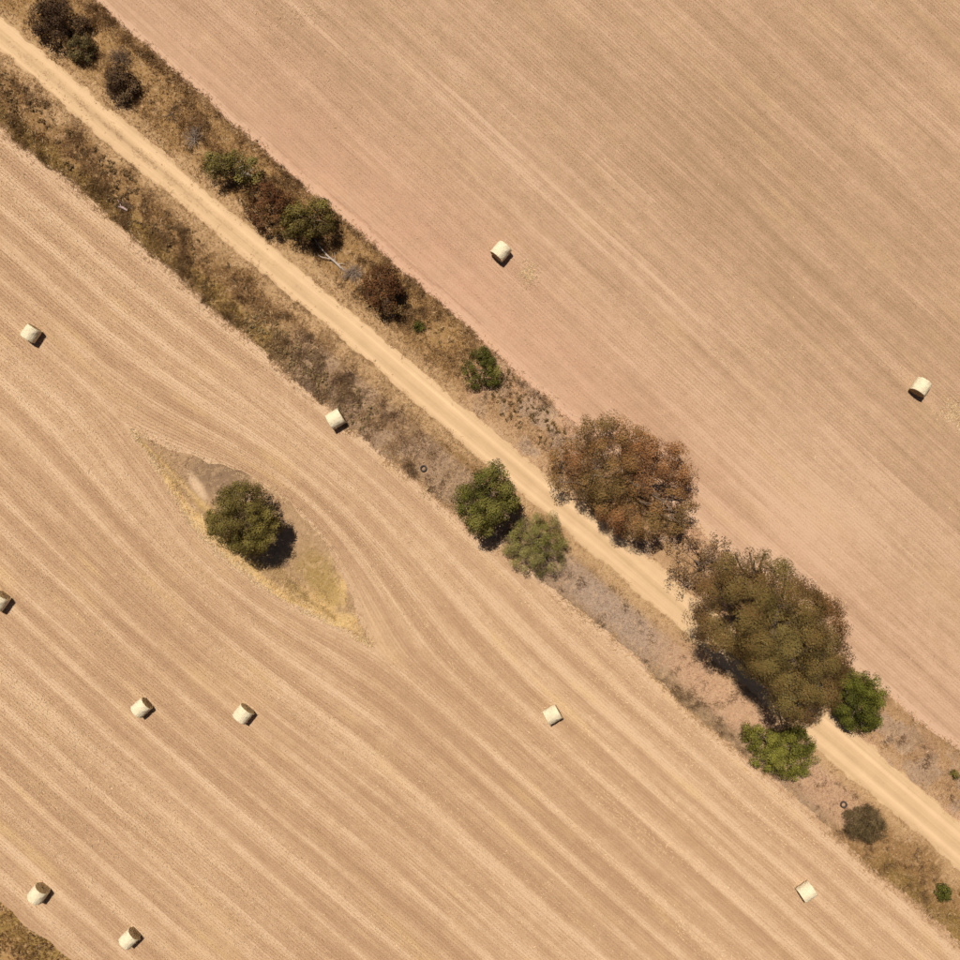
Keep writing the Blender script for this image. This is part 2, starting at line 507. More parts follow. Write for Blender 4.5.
def road_attr(me, x, y, s, t):
    c = road_c(s); d = t - c; w = road_w(s)
    fattr(me, 'across', d); fattr(me, 'along', s)
    tone = 0.26 * np.exp(-((d - 0.72) / 0.42) ** 2) + 0.16 * np.exp(-((d + 0.85) / 0.4) ** 2) - 0.13 * np.exp(-((d + 0.12) / 0.38) ** 2)
    tone = tone - 0.20 * sstep(-0.45, 0.0, np.abs(d) - w)
    tone = tone - 0.22 * np.exp(-((d + 0.1) / 0.25) ** 2) * np.exp(-((s + 46) / 6) ** 2)
    fattr(me, 'tone', tone)
def road_z(x, y, s, t):
    d = t - road_c(s); w = road_w(s)
    z = 0.075 - 0.045 * (np.exp(-((d - 0.75) / 0.3) ** 2) + np.exp(-((d + 0.8) / 0.3) ** 2)) + 0.02 * (fbm(x * 0.8, y * 0.8, 55, 2) - 0.5)
    return np.where(np.abs(d) > w - 0.02, 0.01, z)
o = sheet('dirt_road', s_fine, lambda s: road_c(s) - road_w(s), lambda s: road_c(s) + road_w(s), 30, road_z, M_ROAD, 1.0, road_attr)
tag(o, 'pale compacted dirt road with wheel tracks', 'road', kind='structure')

# uncut grass island ground
na, nq = 160, 40
aa = np.linspace(-IL, IL, na)
uu = np.linspace(-1, 1, nq)
A_, U_ = np.meshgrid(aa, uu, indexing='ij')
nzl = (fbm(aa * 0.6, aa * 0 + 2, 63, 5) - 0.5) * 1.1
Q_ = np.where(U_ >= 0, (lens_w(A_, True) + nzl[:, None] * (np.abs(A_) < IL * .95)) * U_, (lens_w(A_, False) + nzl[:, None] * (np.abs(A_) < IL * .95)) * U_)
Sg = IC[0] + A_ * IAX[0] - Q_ * IAX[1]; Tg = IC[1] + A_ * IAX[1] + Q_ * IAX[0]
x, y = st2xy(Sg.ravel(), Tg.ravel())
zi = 0.036 + 0.16 * (1 - U_.ravel() ** 2) * fbm(x * 0.5, y * 0.5, 64, 3)
me = mesh_np('grass_island', np.stack([x, y, zi], 1), grid_faces(na, nq)[:, ::-1], True)
def island_col(x, y):
    s, t = xy2st(x, y); a, q = isl_local(s, t)
    n1 = fbm(x * 0.5, y * 0.5, 66, 3); n2 = fbm(a * 0.25, q * 1.6, 67, 3)
    u = q / (lens_w(a, q >= 0) + 0.05) + (n1 - 0.5) * 0.35
    c = np.tile(np.array((0.37, 0.235, 0.135)), (len(x), 1))                     # bare brownish soil
    c = lerp(c, np.array((0.36, 0.225, 0.085)), sstep(0.0, -0.25, u) * sstep(0.35, 0.55, n2))   # golden brown grass
    c = lerp(c, np.array((0.62, 0.425, 0.205)), sstep(-0.55, -0.8, u) * 0.9)      # straw along the lower rim
    c = lerp(c, np.array((0.62, 0.425, 0.205)), np.exp(-((u + 0.28) / 0.10) ** 2) * sstep(-2, -4, a) * 0.7)
    c = lerp(c, np.array((0.61, 0.410, 0.185)), np.exp(-((a - 11.0) / 3.6) ** 4) * sstep(0.38, 0.55, n1) * 0.9)
    c = lerp(c, np.array((0.30, 0.195, 0.065)), np.exp(-((a - 8.0) / 3.4) ** 4) * np.exp(-((u - 0.45) / 0.4) ** 4) * 0.8)
    c = lerp(c, np.array((0.30, 0.19, 0.07)), np.exp(-((a - 7.0) / 4.0) ** 4) * np.exp(-((u + 0.35) / 0.16) ** 2) * 0.8)
    # grey brown patch above the tree, bare pale soil left of it
    bx, by = W(222, 474); c = lerp(c, np.array((0.235, 0.150, 0.09)), np.exp(-(((x - bx) / 3.6) ** 2 + ((y - by) / 2.4) ** 2) ** 2))
    bx, by = W(198, 487); ux, uy = ((x - bx) * 0.55 - (y - by) * 0.83), ((x - bx) * 0.83 + (y - by) * 0.55)
    c = lerp(c, np.array((0.56, 0.39, 0.255)), np.exp(-((ux / 1.7) ** 2 + (uy / 0.5) ** 2) ** 2))
    return c
cattr(me, 'gcol', island_col(x, y))
tag(link('grass_island', me, M_VERGE), 'eye shaped island of uncut yellow grass round the lone tree', 'ground', kind='structure')

# ------------------------------------------------------------------ stubble, straw and grass (stuff)
LIM = 60.0
def tri_blades(x, y, z, h, w, lean, seed, bend=None):
    r = np.random.default_rng(seed)
    n = len(x)
    az = r.uniform(0, 2 * np.pi, n); la = r.uniform(0, 2 * np.pi, n)
    dx, dy = np.cos(az) * w / 2, np.sin(az) * w / 2
    lx, ly = np.cos(la) * lean * h, np.sin(la) * lean * h
    v = np.empty((n, 3, 3), np.float32)
    v[:, 0] = np.stack([x - dx, y - dy, z], 1); v[:, 1] = np.stack([x + dx, y + dy, z], 1)
    v[:, 2] = np.stack([x + lx, y + ly, z + h], 1)
    return v.reshape(-1, 3)
def tri_mesh(name, v):
    return mesh_np(name, v, np.arange(len(v)).reshape(-1, 3))

# left field: stalks standing in drilled rows that bend round the island
ROWSP = 0.29
rr = np.arange(-62, 40, ROWSP)
parts = []
step = 0.034
a_line = np.arange(-75, 95, step)
A_ = np.repeat(a_line[None, :], len(rr), 0) + rng.uniform(-0.06, 0.06, (len(rr), len(a_line)))
Rw = np.repeat(rr[:, None], len(a_line), 1) + rng.normal(0, 0.05, A_.shape)
keep = rng.random(A_.shape) < (1.5 * fbm(Rw * 0.7, A_ * 0.08, 301, 4) - 0.06)
A_, Rw = A_[keep], Rw[keep]
Q_ = fwd_row(A_, Rw)
s = IC[0] + A_ * IAX[0] - Q_ * IAX[1]; t = IC[1] + A_ * IAX[1] + Q_ * IAX[0]
x, y = st2xy(s, t)
ok = (np.abs(x) < LIM) & (np.abs(y) < LIM) & (t < edge_left(s) - 0.15) & (t > edge_far(s) + 0.3) & ~in_island(s, t, 0.1)
x, y = x[ok], y[ok]
n = len(x)
v = tri_blades(x, y, np.full(n, 0.028), rng.uniform(0.09, 0.24, n), rng.uniform(0.018, 0.034, n), rng.uniform(0, 0.5, n), 1)
tag(link('stubble', tri_mesh('stubble', v), M_STALK_L), 'cut straw stubble standing in rows in the lower left field', 'stubble', kind='stuff')
NS1 = n

# right field
rr = np.arange(5, 90, ROWSP)
a_line = np.arange(-80, 80, step)
A_ = np.repeat(a_line[None, :], len(rr), 0) + rng.uniform(-0.06, 0.06, (len(rr), len(a_line)))
Rw = np.repeat(rr[:, None], len(a_line), 1) + rng.normal(0, 0.07, A_.shape)
keep = rng.random(A_.shape) < (1.5 * fbm(Rw * 0.8, A_ * 0.12, 311, 4) - 0.12)
A_, Rw = A_[keep], Rw[keep]
s = A_ * math.cos(RROW) - Rw * math.sin(RROW); t = A_ * math.sin(RROW) + Rw * math.cos(RROW)
x, y = st2xy(s, t)
d = t - edge_right(s)
ok = (np.abs(x) < LIM) & (np.abs(y) < LIM) & (d > 1.6 + 1.2 * fbm(s * 0.2, s * 0, 9, 3)) & (rng.random(len(s)) < 0.35 + 0.65 * sstep(1.5, 9, d))
x, y = x[ok], y[ok]
n = len(x)
v = tri_blades(x, y, np.full(n, 0.028), rng.uniform(0.06, 0.15, n), rng.uniform(0.018, 0.034, n), rng.uniform(0, 0.5, n), 2)
tag(link('stubble', tri_mesh('stubble', v), M_STALK_R), 'cut straw stubble standing in rows in the upper right field', 'stubble', kind='stuff')
NS2 = n

# loose straw lying about, gathered in streaks on the left field and in two patches by the right hand bales
def lying(x, y, z, ln, wd, az, seed):
    r = np.random.default_rng(seed); n = len(x)
    dx, dy = np.cos(az) * ln / 2, np.sin(az) * ln / 2
    px, py = -np.sin(az) * wd, np.cos(az) * wd
    v = np.empty((n, 3, 3), np.float32)
    v[:, 0] = np.stack([x - dx, y - dy, z], 1); v[:, 1] = np.stack([x + dx, y + dy, z + r.uniform(0, 0.05, n)], 1)
    v[:, 2] = np.stack([x + px, y + py, z + r.uniform(0.0, 0.06, n)], 1)
    return v.reshape(-1, 3)
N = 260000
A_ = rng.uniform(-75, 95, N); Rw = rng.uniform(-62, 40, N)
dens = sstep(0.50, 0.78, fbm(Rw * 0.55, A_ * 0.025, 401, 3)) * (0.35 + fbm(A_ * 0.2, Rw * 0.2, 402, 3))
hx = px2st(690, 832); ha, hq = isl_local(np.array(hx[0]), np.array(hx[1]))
dens = dens * (1 + 3.0 * np.exp(-((A_ - ha) / 13) ** 2 - ((Rw - hq) / 8) ** 2))  # straw residue, made denser to imitate the bright spot opposite the sun
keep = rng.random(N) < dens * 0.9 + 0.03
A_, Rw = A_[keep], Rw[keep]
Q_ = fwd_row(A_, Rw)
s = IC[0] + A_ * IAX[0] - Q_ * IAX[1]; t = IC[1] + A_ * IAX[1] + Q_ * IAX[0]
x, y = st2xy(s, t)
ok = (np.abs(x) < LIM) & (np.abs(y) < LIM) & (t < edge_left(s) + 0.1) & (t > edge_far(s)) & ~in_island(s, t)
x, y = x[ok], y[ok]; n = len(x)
az = -RA + rng.normal(0, 0.7, n)
# thicker straw left along the lower rim and two lines inside the grass island
NR = 9000
ra = rng.uniform(-IL * 0.98, IL * 0.98, NR)
pick = rng.integers(0, 5, NR)
rw = np.array([-1.0, -0.66, -1.06, 1.0, -0.93])[pick]
kr = np.where(pick == 3, rng.random(NR) < 0.22, np.where(pick == 1, (ra < -5) | ((ra > 5) & (rng.random(NR) < 0.6)), rng.random(NR) < 0.85)) & (rng.random(NR) < 0.25 + 1.1 * sstep(0.35, 0.6, fbm(ra * 0.5, rw * 3, 89, 3)))
ra, rw = ra[kr], rw[kr]
rq = np.abs(rw) * lens_w(ra, rw > 0) * np.sign(rw) + rng.normal(0, 0.2, len(ra)) + 0.5 * (fbm(ra * 0.5, ra * 0 + rw * 2, 88, 3) - 0.5)
rx_, ry_ = st2xy(IC[0] + ra * IAX[0] - rq * IAX[1], IC[1] + ra * IAX[1] + rq * IAX[0])
x = np.concatenate([x, rx_]); y = np.concatenate([y, ry_]); n = len(x)
az = np.concatenate([az, -RA + rng.normal(0, 0.45, len(rx_))])
zz = np.concatenate([np.full(n - len(rx_), 0.06), rng.uniform(0.05, 0.12, len(rx_))])
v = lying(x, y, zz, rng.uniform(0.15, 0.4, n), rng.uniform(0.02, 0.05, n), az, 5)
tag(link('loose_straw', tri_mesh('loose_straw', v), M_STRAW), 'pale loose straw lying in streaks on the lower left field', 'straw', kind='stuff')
NS3 = n
xs, ys = [], []
for (px, py, rx, ry, cnt) in ((528, 274, 0.9, 1.1, 420), (954, 412, 1.3, 1.1, 600), (760, 350, 5.0, 1.6, 160), (300, 15, 3.0, 1.2, 160)):
    c = W(px, py)
    xs.append(c[0] + rng.normal(0, rx * 0.6, cnt)); ys.append(c[1] + rng.normal(0, ry * 0.6, cnt))
N = 9000
A_ = rng.uniform(-70, 70, N); Rw = rng.uniform(9, 75, N)
keep = rng.random(N) < sstep(0.45, 0.75, fbm(Rw * 0.5, A_ * 0.03, 411, 3))
s = A_[keep] * math.cos(RROW) - Rw[keep] * math.sin(RROW); t = A_[keep] * math.sin(RROW) + Rw[keep] * math.cos(RROW)
x, y = st2xy(s, t); xs.append(x); ys.append(y)
x, y = np.concatenate(xs), np.concatenate(ys)
ok = (np.abs(x) < LIM) & (np.abs(y) < LIM); x, y = x[ok], y[ok]; n = len(x)
v = lying(x, y, np.full(n, 0.06), rng.uniform(0.15, 0.45, n), rng.uniform(0.02, 0.045, n), rng.uniform(0, 6.28, n), 6)
tag(link('loose_straw', tri_mesh('loose_straw', v), M_STRAW), 'pale loose straw scattered over the upper right field', 'straw', kind='stuff')

N = 8000
s = rng.uniform(-80, 80, N); t = np.where(rng.random(N) < 0.5, rng.uniform(-7.4, -1.6, N), rng.uniform(1.6, 8.2, N))
ok = (np.abs(t - road_c(s)) > road_w(s)) & (rng.random(N) < 0.2 + 0.8 * sstep(0.4, 0.65, fbm(s * 0.9, t * 0.9, 421, 3))) & ((s < 12) | (rng.random(N) < 0.3))
x, y = st2xy(s[ok], t[ok]); n = len(x)
v = lying(x, y, ground_z(x, y) + rng.uniform(0.08, 0.25, n), rng.uniform(0.25, 0.6, n), rng.uniform(0.015, 0.03, n), rng.uniform(0, 6.28, n), 8)
tag(link('loose_straw', tri_mesh('loose_straw', v), M_STRAW), 'bleached grass stems lying over both road verges', 'straw', kind='stuff')

# dry grass tufts: fans of bent blades, coloured by where they grow
def grass(name, x, y, z, h, col, blades, spread, seed, label, width=0.04):
    r = np.random.default_rng(seed)
    n = len(x)
    X = np.repeat(x, blades) + r.normal(0, 0.05, n * blades); Y = np.repeat(y, blades) + r.normal(0, 0.05, n * blades)
    Z = np.repeat(z, blades); Hh = np.repeat(h, blades) * r.uniform(0.55, 1.15, n * blades)
    v = tri_blades(X, Y, Z - 0.01, Hh, r.uniform(0.6, 1.4, n * blades) * width, r.uniform(0.15, spread, n * blades), seed + 1)
    me = tri_mesh(name, v)
    c = np.repeat(col, blades, 0) * r.uniform(0.7, 1.3, (n * blades, 1))
    cattr(me, 'gcol', np.repeat(c, 3, 0))
    return tag(link(name, me, M_GRASS), label, 'grass', kind='stuff')

def verge_density(s, t):
    n1 = fbm(s * 0.5, t * 0.5, 501, 4)
    L = t < 0
    dl = sstep(0.36, 0.58, n1) * (0.25 + 0.75 * sstep(-2.0, -3.4, t))
    dl = np.maximum(dl, 0.9 * sstep(-5.3, -6.2, t) * sstep(-10, -25, s))
    dl = dl * np.where(s > -2, 0.35, 1.0)
    dl = dl * (1 - 0.75 * np.exp(-((s - 21.5) / 8) ** 4)) * (1 - 0.7 * np.exp(-((s - 36) / 10) ** 4) * (t > -5.8)) 
    dl = np.maximum(dl, 0.85 * np.exp(-((s - 34) / 6) ** 4) * np.exp(-((t + 6.7) / 0.7) ** 2))
    dl = np.maximum(dl, 0.8 * sstep(55, 59, s) * np.exp(-((t + 6.2) / 0.9) ** 2))
    dr = sstep(0.33, 0.56, n1) * (0.3 + 0.7 * sstep(2.0, 3.6, t))
    dr = np.maximum(dr, 0.95 * np.exp(-((t - 7.6) / 0.6) ** 2) * sstep(-5, -15, s))
    dr = dr * np.where(s > -6, 0.45, 1.0) * np.where(s > 34, 0.6, 1.0)
    return np.where(L, dl, dr)
for side in (0, 1):
    N = 125000
    s = rng.uniform(-80, 80, N)
    t = rng.uniform(-8, -1.2, N) if side == 0 else rng.uniform(1.2, 9.2, N)
    x, y = st2xy(s, t)
    inside = (t > edge_left(s) - 0.25) & (t < edge_right(s) + 0.2) & (np.abs(t - road_c(s)) > road_w(s) - 0.15)
    dn = verge_density(s, t)
    ok = inside & (rng.random(N) < dn * 0.6 + 0.22) & (np.abs(x) < LIM) & (np.abs(y) < LIM)
    s, t, x, y, dn = s[ok], t[ok], x[ok], y[ok], dn[ok]
    n2 = fbm(s * 0.7, t * 0.7, 601, 3)
    h = 0.09 + rng.random(len(s)) * 0.08 + 0.26 * dn * sstep(0.3, 0.7, n2) * rng.uniform(0.6, 1.2, len(s))
    tuss = sstep(0.60, 0.66, vnoise(s * 1.9, t * 1.9, 613)) * sstep(1.9, 3.2, np.abs(t)) * sstep(0.45, 0.6, n2)
    h = h + tuss * 0.22
    c = verge_col(s, t) * 1.22
    c = lerp(c, PALE * 1.1, (rng.random(len(s)) < 0.2) * 0.7)
    c = lerp(c, BROWN * 0.9, tuss * 0.6)
    grass('dry_grass', x, y, ground_z(x, y), h, c, 6, 1.25, 700 + side,
          ('dry brown and straw coloured grass on the lower left verge', 'dry golden brown grass on the upper right verge')[side])

# gravel and dry tufts breaking up the road edges
N = 9000
s = rng.uniform(-80, 80, N); sg = np.where(rng.random(N) < 0.5, -1.0, 1.0)
t = road_c(s) + sg * (road_w(s) + rng.normal(0.02, 0.22, N))
x, y = st2xy(s, t)
ok = (np.abs(x) < LIM) & (np.abs(y) < LIM) & (rng.random(N) < sstep(0.3, 0.65, fbm(s * 0.7, sg * 3, 645, 3)))
x, y = x[ok], y[ok]
c = lerp(np.tile(PALE * 1.05, (len(x), 1)), GOLD * 1.05, rng.random(len(x)))
grass('dry_grass', x, y, np.full(len(x), 0.05), rng.uniform(0.04, 0.15, len(x)), c, 5, 1.9, 646, 'sparse dry tufts along both edges of the dirt road')

# ragged straw fringe across the field edges
ra = rng.uniform(-IL * 0.95, IL * 0.95, 1300)
rq = lens_w(ra, True) + rng.normal(-0.1, 0.45, 1300)
x, y = st2xy(IC[0] + ra * IAX[0] - rq * IAX[1], IC[1] + ra * IAX[1] + rq * IAX[0])
c = lerp(np.tile(PALE * 0.95, (len(x), 1)), GOLD * 0.9, rng.random(len(x)))
grass('dry_grass', x, y, np.full(len(x), 0.035), rng.uniform(0.03, 0.10, len(x)), c, 5, 2.4, 650, 'short dry grass fringe on the upper rim of the grass island')
N = 26000
s = rng.uniform(-80, 80, N); side = rng.random(N) < 0.5
off = rng.normal(0, 0.42, N)
t = np.where(side, edge_left(s) - 0.1 + off, edge_right(s) + off * 0.8)
x, y = st2xy(s, t)
ok = (np.abs(x) < LIM) & (np.abs(y) < LIM) & (rng.random(N) < np.where(side, 1.0, 0.35) * sstep(0.3, 0.6, fbm(s * 0.6, t * 0.6, 641, 3)))
x, y, side = x[ok], y[ok], side[ok]
c = lerp(np.tile(PALE * 1.15, (len(x), 1)), GOLD * 1.1, rng.random(len(x)) * 0.8)
grass('dry_grass', x, y, np.full(len(x), 0.03), rng.uniform(0.08, 0.26, len(x)), c, 5, 2.0, 660, 'ragged pale straw fringe along the field edges')

# tall yellow grass on the island, rough grass in the corner, weeds down the middle of the road
N = 16000
a = rng.uniform(-IL, IL, N); q = rng.uniform(-WL * 1.3, WU * 1.3, N)
s = IC[0] + a * IAX[0] - q * IAX[1]; t = IC[1] + a * IAX[1] + q * IAX[0]
x, y = st2xy(s, t)
bx, by = W(222, 474); bare = 0.8 * np.exp(-(((x - bx) / 3.2) ** 2 + ((y - by) / 2.2) ** 2) ** 2)
bx, by = W(198, 487); bare = np.maximum(bare, np.exp(-((((x - bx) * 0.55 - (y - by) * 0.83) / 1.7) ** 2 + (((x - bx) * 0.83 + (y - by) * 0.55) / 0.6) ** 2) ** 2))
bx, by = W(308, 535); bare = np.maximum(bare, 0.75 * np.exp(-(((x - bx) / 2.6) ** 2 + ((y - by) / 4.5) ** 2) ** 2))
ok = in_island(s, t) & (rng.random(N) < 1.0 - 0.93 * bare) & (rng.random(N) < 0.35 + 1.2 * sstep(0.35, 0.6, fbm(x * .6, y * .6, 801, 3)))
s, t, x, y = s[ok], t[ok], x[ok], y[ok]
a, q = isl_local(s, t)
rim = np.abs(q) / (lens_w(a, q >= 0) + 0.1)
ok = (rng.random(len(x)) < np.where((q > 0) & (a < 8), 0.35, 0.8)) & ((rim < 0.85) | (rng.random(len(x)) < 0.4))
x, y, a, q, rim = x[ok], y[ok], a[ok], q[ok], rim[ok]
c = island_col(x, y) * 1.15
c = lerp(c, np.array((0.66, 0.48, 0.22)), (rng.random(len(x)) < 0.4) * 0.9)
grass('dry_grass', x, y, np.full(len(x), 0.06), rng.uniform(0.10, 0.34, len(x)), c, 6, 2.2, 810, 'tall yellow uncut grass round the lone field tree')
N = 16000
s = rng.uniform(-25, 12, N); t = rng.uniform(-77, EDGE_FAR + 0.4, N)
x, y = st2xy(s, t)
ok = (t < edge_far(s)) & (np.abs(x) < LIM) & (np.abs(y) < LIM) & (rng.random(N) < 0.25 + 0.8 * sstep(0.35, 0.6, fbm(x * .5, y * .5, 802, 3)))
x, y = x[ok], y[ok]
n1 = fbm(x * 0.5, y * 0.5, 803, 3)
c = lerp(np.tile(BROWN * 1.2, (len(x), 1)), GOLD * 1.2, sstep(0.4, 0.65, n1))
grass('dry_grass', x, y, np.full(len(x), 0.03), rng.uniform(0.15, 0.5, len(x)), c, 6, 0.9, 820, 'rough olive brown grass in the bottom left corner')
N = 2200
s = rng.normal(-46, 9, N); t = road_c(s) - 0.1 + rng.normal(0, 0.24, N)
ok = rng.random(N) < sstep(0.35, 0.6, vnoise(s * 1.3, t * 3, 831)) * np.where(s < -62, 0.2, 1)
x, y = st2xy(s[ok], t[ok])
c = lerp(np.tile(GOLD * 1.1, (len(x), 1)), PALE, rng.random(len(x)))
grass('dry_grass', x, y, np.full(len(x), 0.06), rng.uniform(0.03, 0.10, len(x)), c, 5, 1.6, 840, 'thin line of dry weeds down the middle of the dirt road', 0.035)

# ------------------------------------------------------------------ round straw bales
g = G('bale_straw_side')
P = g.pos()
sep = g.n('ShaderNodeSeparateXYZ'); g.put(sep.inputs[0], P)
ang = g.m('ARCTAN2', sep.outputs[2], sep.outputs[0])
fib = g.noise(g.xyz(g.m('MULTIPLY', sep.outputs[1], 22.0), g.m('MULTIPLY', ang, 3.0), 0.0), 1.0, 4, 0.65)
cl = g.noise(P, 6.0, 4, 0.7)
wrap = g.m('ABSOLUTE', g.m('SINE', g.m('MULTIPLY', sep.outputs[1], 26.0)))
c = g.ramp(g.m('ADD', g.m('MULTIPLY', fib, 0.6), g.m('MULTIPLY', cl, 0.4)), [(0.25, (0.58, 0.45, 0.27)), (0.5, (0.78, 0.66, 0.45)), (0.75, (0.86, 0.77, 0.57))])
oi = g.n('ShaderNodeObjectInfo')
wth = g.noise(g.xyz(g.m('MULTIPLY', ang, 0.9), g.m('MULTIPLY', sep.outputs[1], 1.3), g.m('MULTIPLY', oi.outputs['Random'], 40.0)), 1.0, 3, 0.6)
c = g.mix(g.rng(wth, 0.48, 0.75, 0.0, 0.4), c, (0.55, 0.44, 0.29))
c = g.mix(g.rng(wrap, 0.0, 0.25, 0.22, 0.0), c, (0.42, 0.31, 0.18))
g.col(c); g.bump(g.m('ADD', g.m('ADD', fib, cl), g.m('MULTIPLY', wrap, 0.3)), 1.0, 0.08)
M_BALE = g.mat
g = G('bale_straw_end')
P = g.pos()
sep = g.n('ShaderNodeSeparateXYZ'); g.put(sep.inputs[0], P)
rad = g.m('SQRT', g.m('ADD', g.m('MULTIPLY', sep.outputs[0], sep.outputs[0]), g.m('MULTIPLY', sep.outputs[2], sep.outputs[2])))
ang = g.m('ARCTAN2', sep.outputs[2], sep.outputs[0])
ring = g.noise(g.xyz(g.m('MULTIPLY', rad, 28.0), g.m('MULTIPLY', ang, 1.2), 0.0), 1.0, 3, 0.6)
cl = g.noise(P, 9.0, 4, 0.7)
c = g.ramp(g.m('ADD', g.m('MULTIPLY', ring, 0.6), g.m('MULTIPLY', cl, 0.4)), [(0.3, (0.24, 0.15, 0.07)), (0.5, (0.42, 0.29, 0.14)), (0.75, (0.56, 0.41, 0.22))])
g.col(c); g.bump(g.m('ADD', ring, cl), 0.9, 0.08)
M_BALE_END = g.mat

BR, BLN = 0.79, 1.42
def bale_meshes(seed):
    r = np.random.default_rng(seed)
    nseg, nl = 56, 13
    th = np.linspace(0, 2 * np.pi, nseg, endpoint=False)
    yy = np.concatenate([[-BLN / 2], np.linspace(-BLN / 2 + 0.03, BLN / 2 - 0.03, nl), [BLN / 2]])
    T, Yg = np.meshgrid(th, yy, indexing='ij')
    rad = BR + 0.045 * (fbm(np.cos(T) * 3 + 7, Yg * 4 + np.sin(T) * 3, seed, 3) - 0.5) * 2
    rad = rad - 0.035 * (np.abs(Yg) > BLN / 2 - 0.001) - 0.02 * (np.abs(Yg) / (BLN / 2)) ** 4
    X, Z = rad * np.cos(T), rad * np.sin(T)
    Z = np.where(Z < -BR * 0.93, -BR * 0.93 + (Z + BR * 0.93) * 0.15, Z)       # settled flat on the ground
    Z = Z + BR * 0.94
    v = np.stack([X, Yg, Z], -1).reshape(-1, 3)
    ny = len(yy)
    i = (np.arange(nseg)[:, None] * ny + np.arange(ny - 1)[None]).ravel()
    j = (((np.arange(nseg) + 1) % nseg)[:, None] * ny + np.arange(ny - 1)[None]).ravel()
    side = mesh_np('bale_side', v, np.stack([i, i + 1, j + 1, j], 1), True)
    ends = []
    for sg in (-1, 1):
        nr = 8
        vv = []; 
        er = np.linspace(1, 0.06, nr)
        rim = v.reshape(nseg, ny, 3)[:, 0 if sg < 0 else ny - 1]
        c0 = np.array((0, sg * BLN / 2, BR * 0.94))
        for k, e in enumerate(er):
            p = c0 + (rim - c0) * e
            p[:, 1] = sg * (BLN / 2 + (0 if k == 0 else 0.025 * (1 - e)) + (0 if k == 0 else 0.02) * r.normal(0, 1, nseg).clip(-1, 1))
            vv.append(p)
        V = np.concatenate(vv + [c0[None]])
        F = []
        for k in range(nr - 1):
            for q in range(nseg):
                q2 = (q + 1) % nseg
                f = [k * nseg + q, k * nseg + q2, (k + 1) * nseg + q2, (k + 1) * nseg + q]
                F.append(f if sg < 0 else f[::-1])
        me = mesh_np('bale_end', V[:-1], np.array(F), False)
        ends.append(me)
    return side, ends
def bale_fuzz(seed, n=520):
    r = np.random.default_rng(seed)
    th = r.uniform(0, 2 * np.pi, n); yy = r.uniform(-BLN / 2, BLN / 2, n)
    edge = r.random(n) < 0.45
    yy = np.where(edge, np.sign(yy) * (BLN / 2 - np.abs(r.normal(0, 0.03, n))), yy)
    rad = BR * np.where(edge, r.uniform(0.93, 1.0, n), 0.985)
    c0 = np.stack([rad * np.cos(th), yy, rad * np.sin(th) + BR * 0.94], 1)
    out = np.stack([np.cos(th), np.where(edge, np.sign(yy) * 0.8, 0), np.sin(th)], 1) * 0.35 + r.normal(0, 0.55, (n, 3))
    out /= np.linalg.norm(out, axis=1, keepdims=True)
    sd = np.cross(out, r.normal(0, 1, (n, 3))); sd /= np.linalg.norm(sd, axis=1, keepdims=True)
    ln = r.uniform(0.06, 0.17, n)[:, None]
    # litter on the ground round the bale
    m = 160
    q = r.uniform(0, 2 * np.pi, m); rr_ = 0.75 + np.abs(r.normal(0, 0.3, m))
    g0 = np.stack([rr_ * np.cos(q), rr_ * np.sin(q), r.uniform(0.01, 0.05, m)], 1)
    go = r.normal(0, 1, (m, 3)); go[:, 2] *= 0.08; go /= np.linalg.norm(go, axis=1, keepdims=True)
    gs = np.cross(go, (0, 0, 1.0))
    c0 = np.concatenate([c0, g0]); out = np.concatenate([out, go]); sd = np.concatenate([sd, gs]); ln = np.concatenate([ln, r.uniform(0.12, 0.3, m)[:, None]])
    v = np.stack([c0 - sd * 0.012, c0 + sd * 0.012, c0 + out * ln], 1).reshape(-1, 3)
    v[:, 2] = np.maximum(v[:, 2], 0.005)
    return tri_mesh('bale_fuzz', v)
fuzz = [bale_fuzz(31), bale_fuzz(32)]
for fz in fuzz: fz.materials.append(M_STRAW)
BALES = [  # centre on the photo, axis direction on the photo, label
    (501, 251, (0.65, -0.76), 'round straw bale alone in the upper right field, nearest the road'),
    (921, 387, (0.56, -0.83), 'round straw bale near the right edge of the upper right field'),
    (30.5, 333, (0.56, -0.83), 'round straw bale near the left edge, above and left of the lone tree'),
    (335.5, 419, (0.86, -0.51), 'round straw bale beside grey weeds at the verge, upper right of the lone tree'),
    (141, 708, (0.76, -0.65), 'round straw bale left of its close neighbour, below the lone tree'),
    (243, 714, (0.62, -0.78), 'round straw bale right of its close neighbour, below the lone tree'),
    (552.5, 715, (0.87, -0.49), 'round straw bale in the middle of the lower left field'),
    (807, 892, (0.83, -0.55), 'round straw bale at the lower right, near the grey bush'),
    (38, 894, (0.60, -0.80), 'round straw bale nearest the bottom left corner grass'),
    (129, 939, (0.71, -0.71), 'round straw bale at the bottom edge, lowest in the picture'),
    (-1.5, 601, (0.60, -0.80), 'round straw bale cut off by the left edge of the picture'),
]
side, ends = bale_meshes(21)
side2, ends2 = bale_meshes(58)
side.materials.append(M_BALE); side2.materials.append(M_BALE)
for e in ends + ends2: e.materials.append(M_BALE_END)
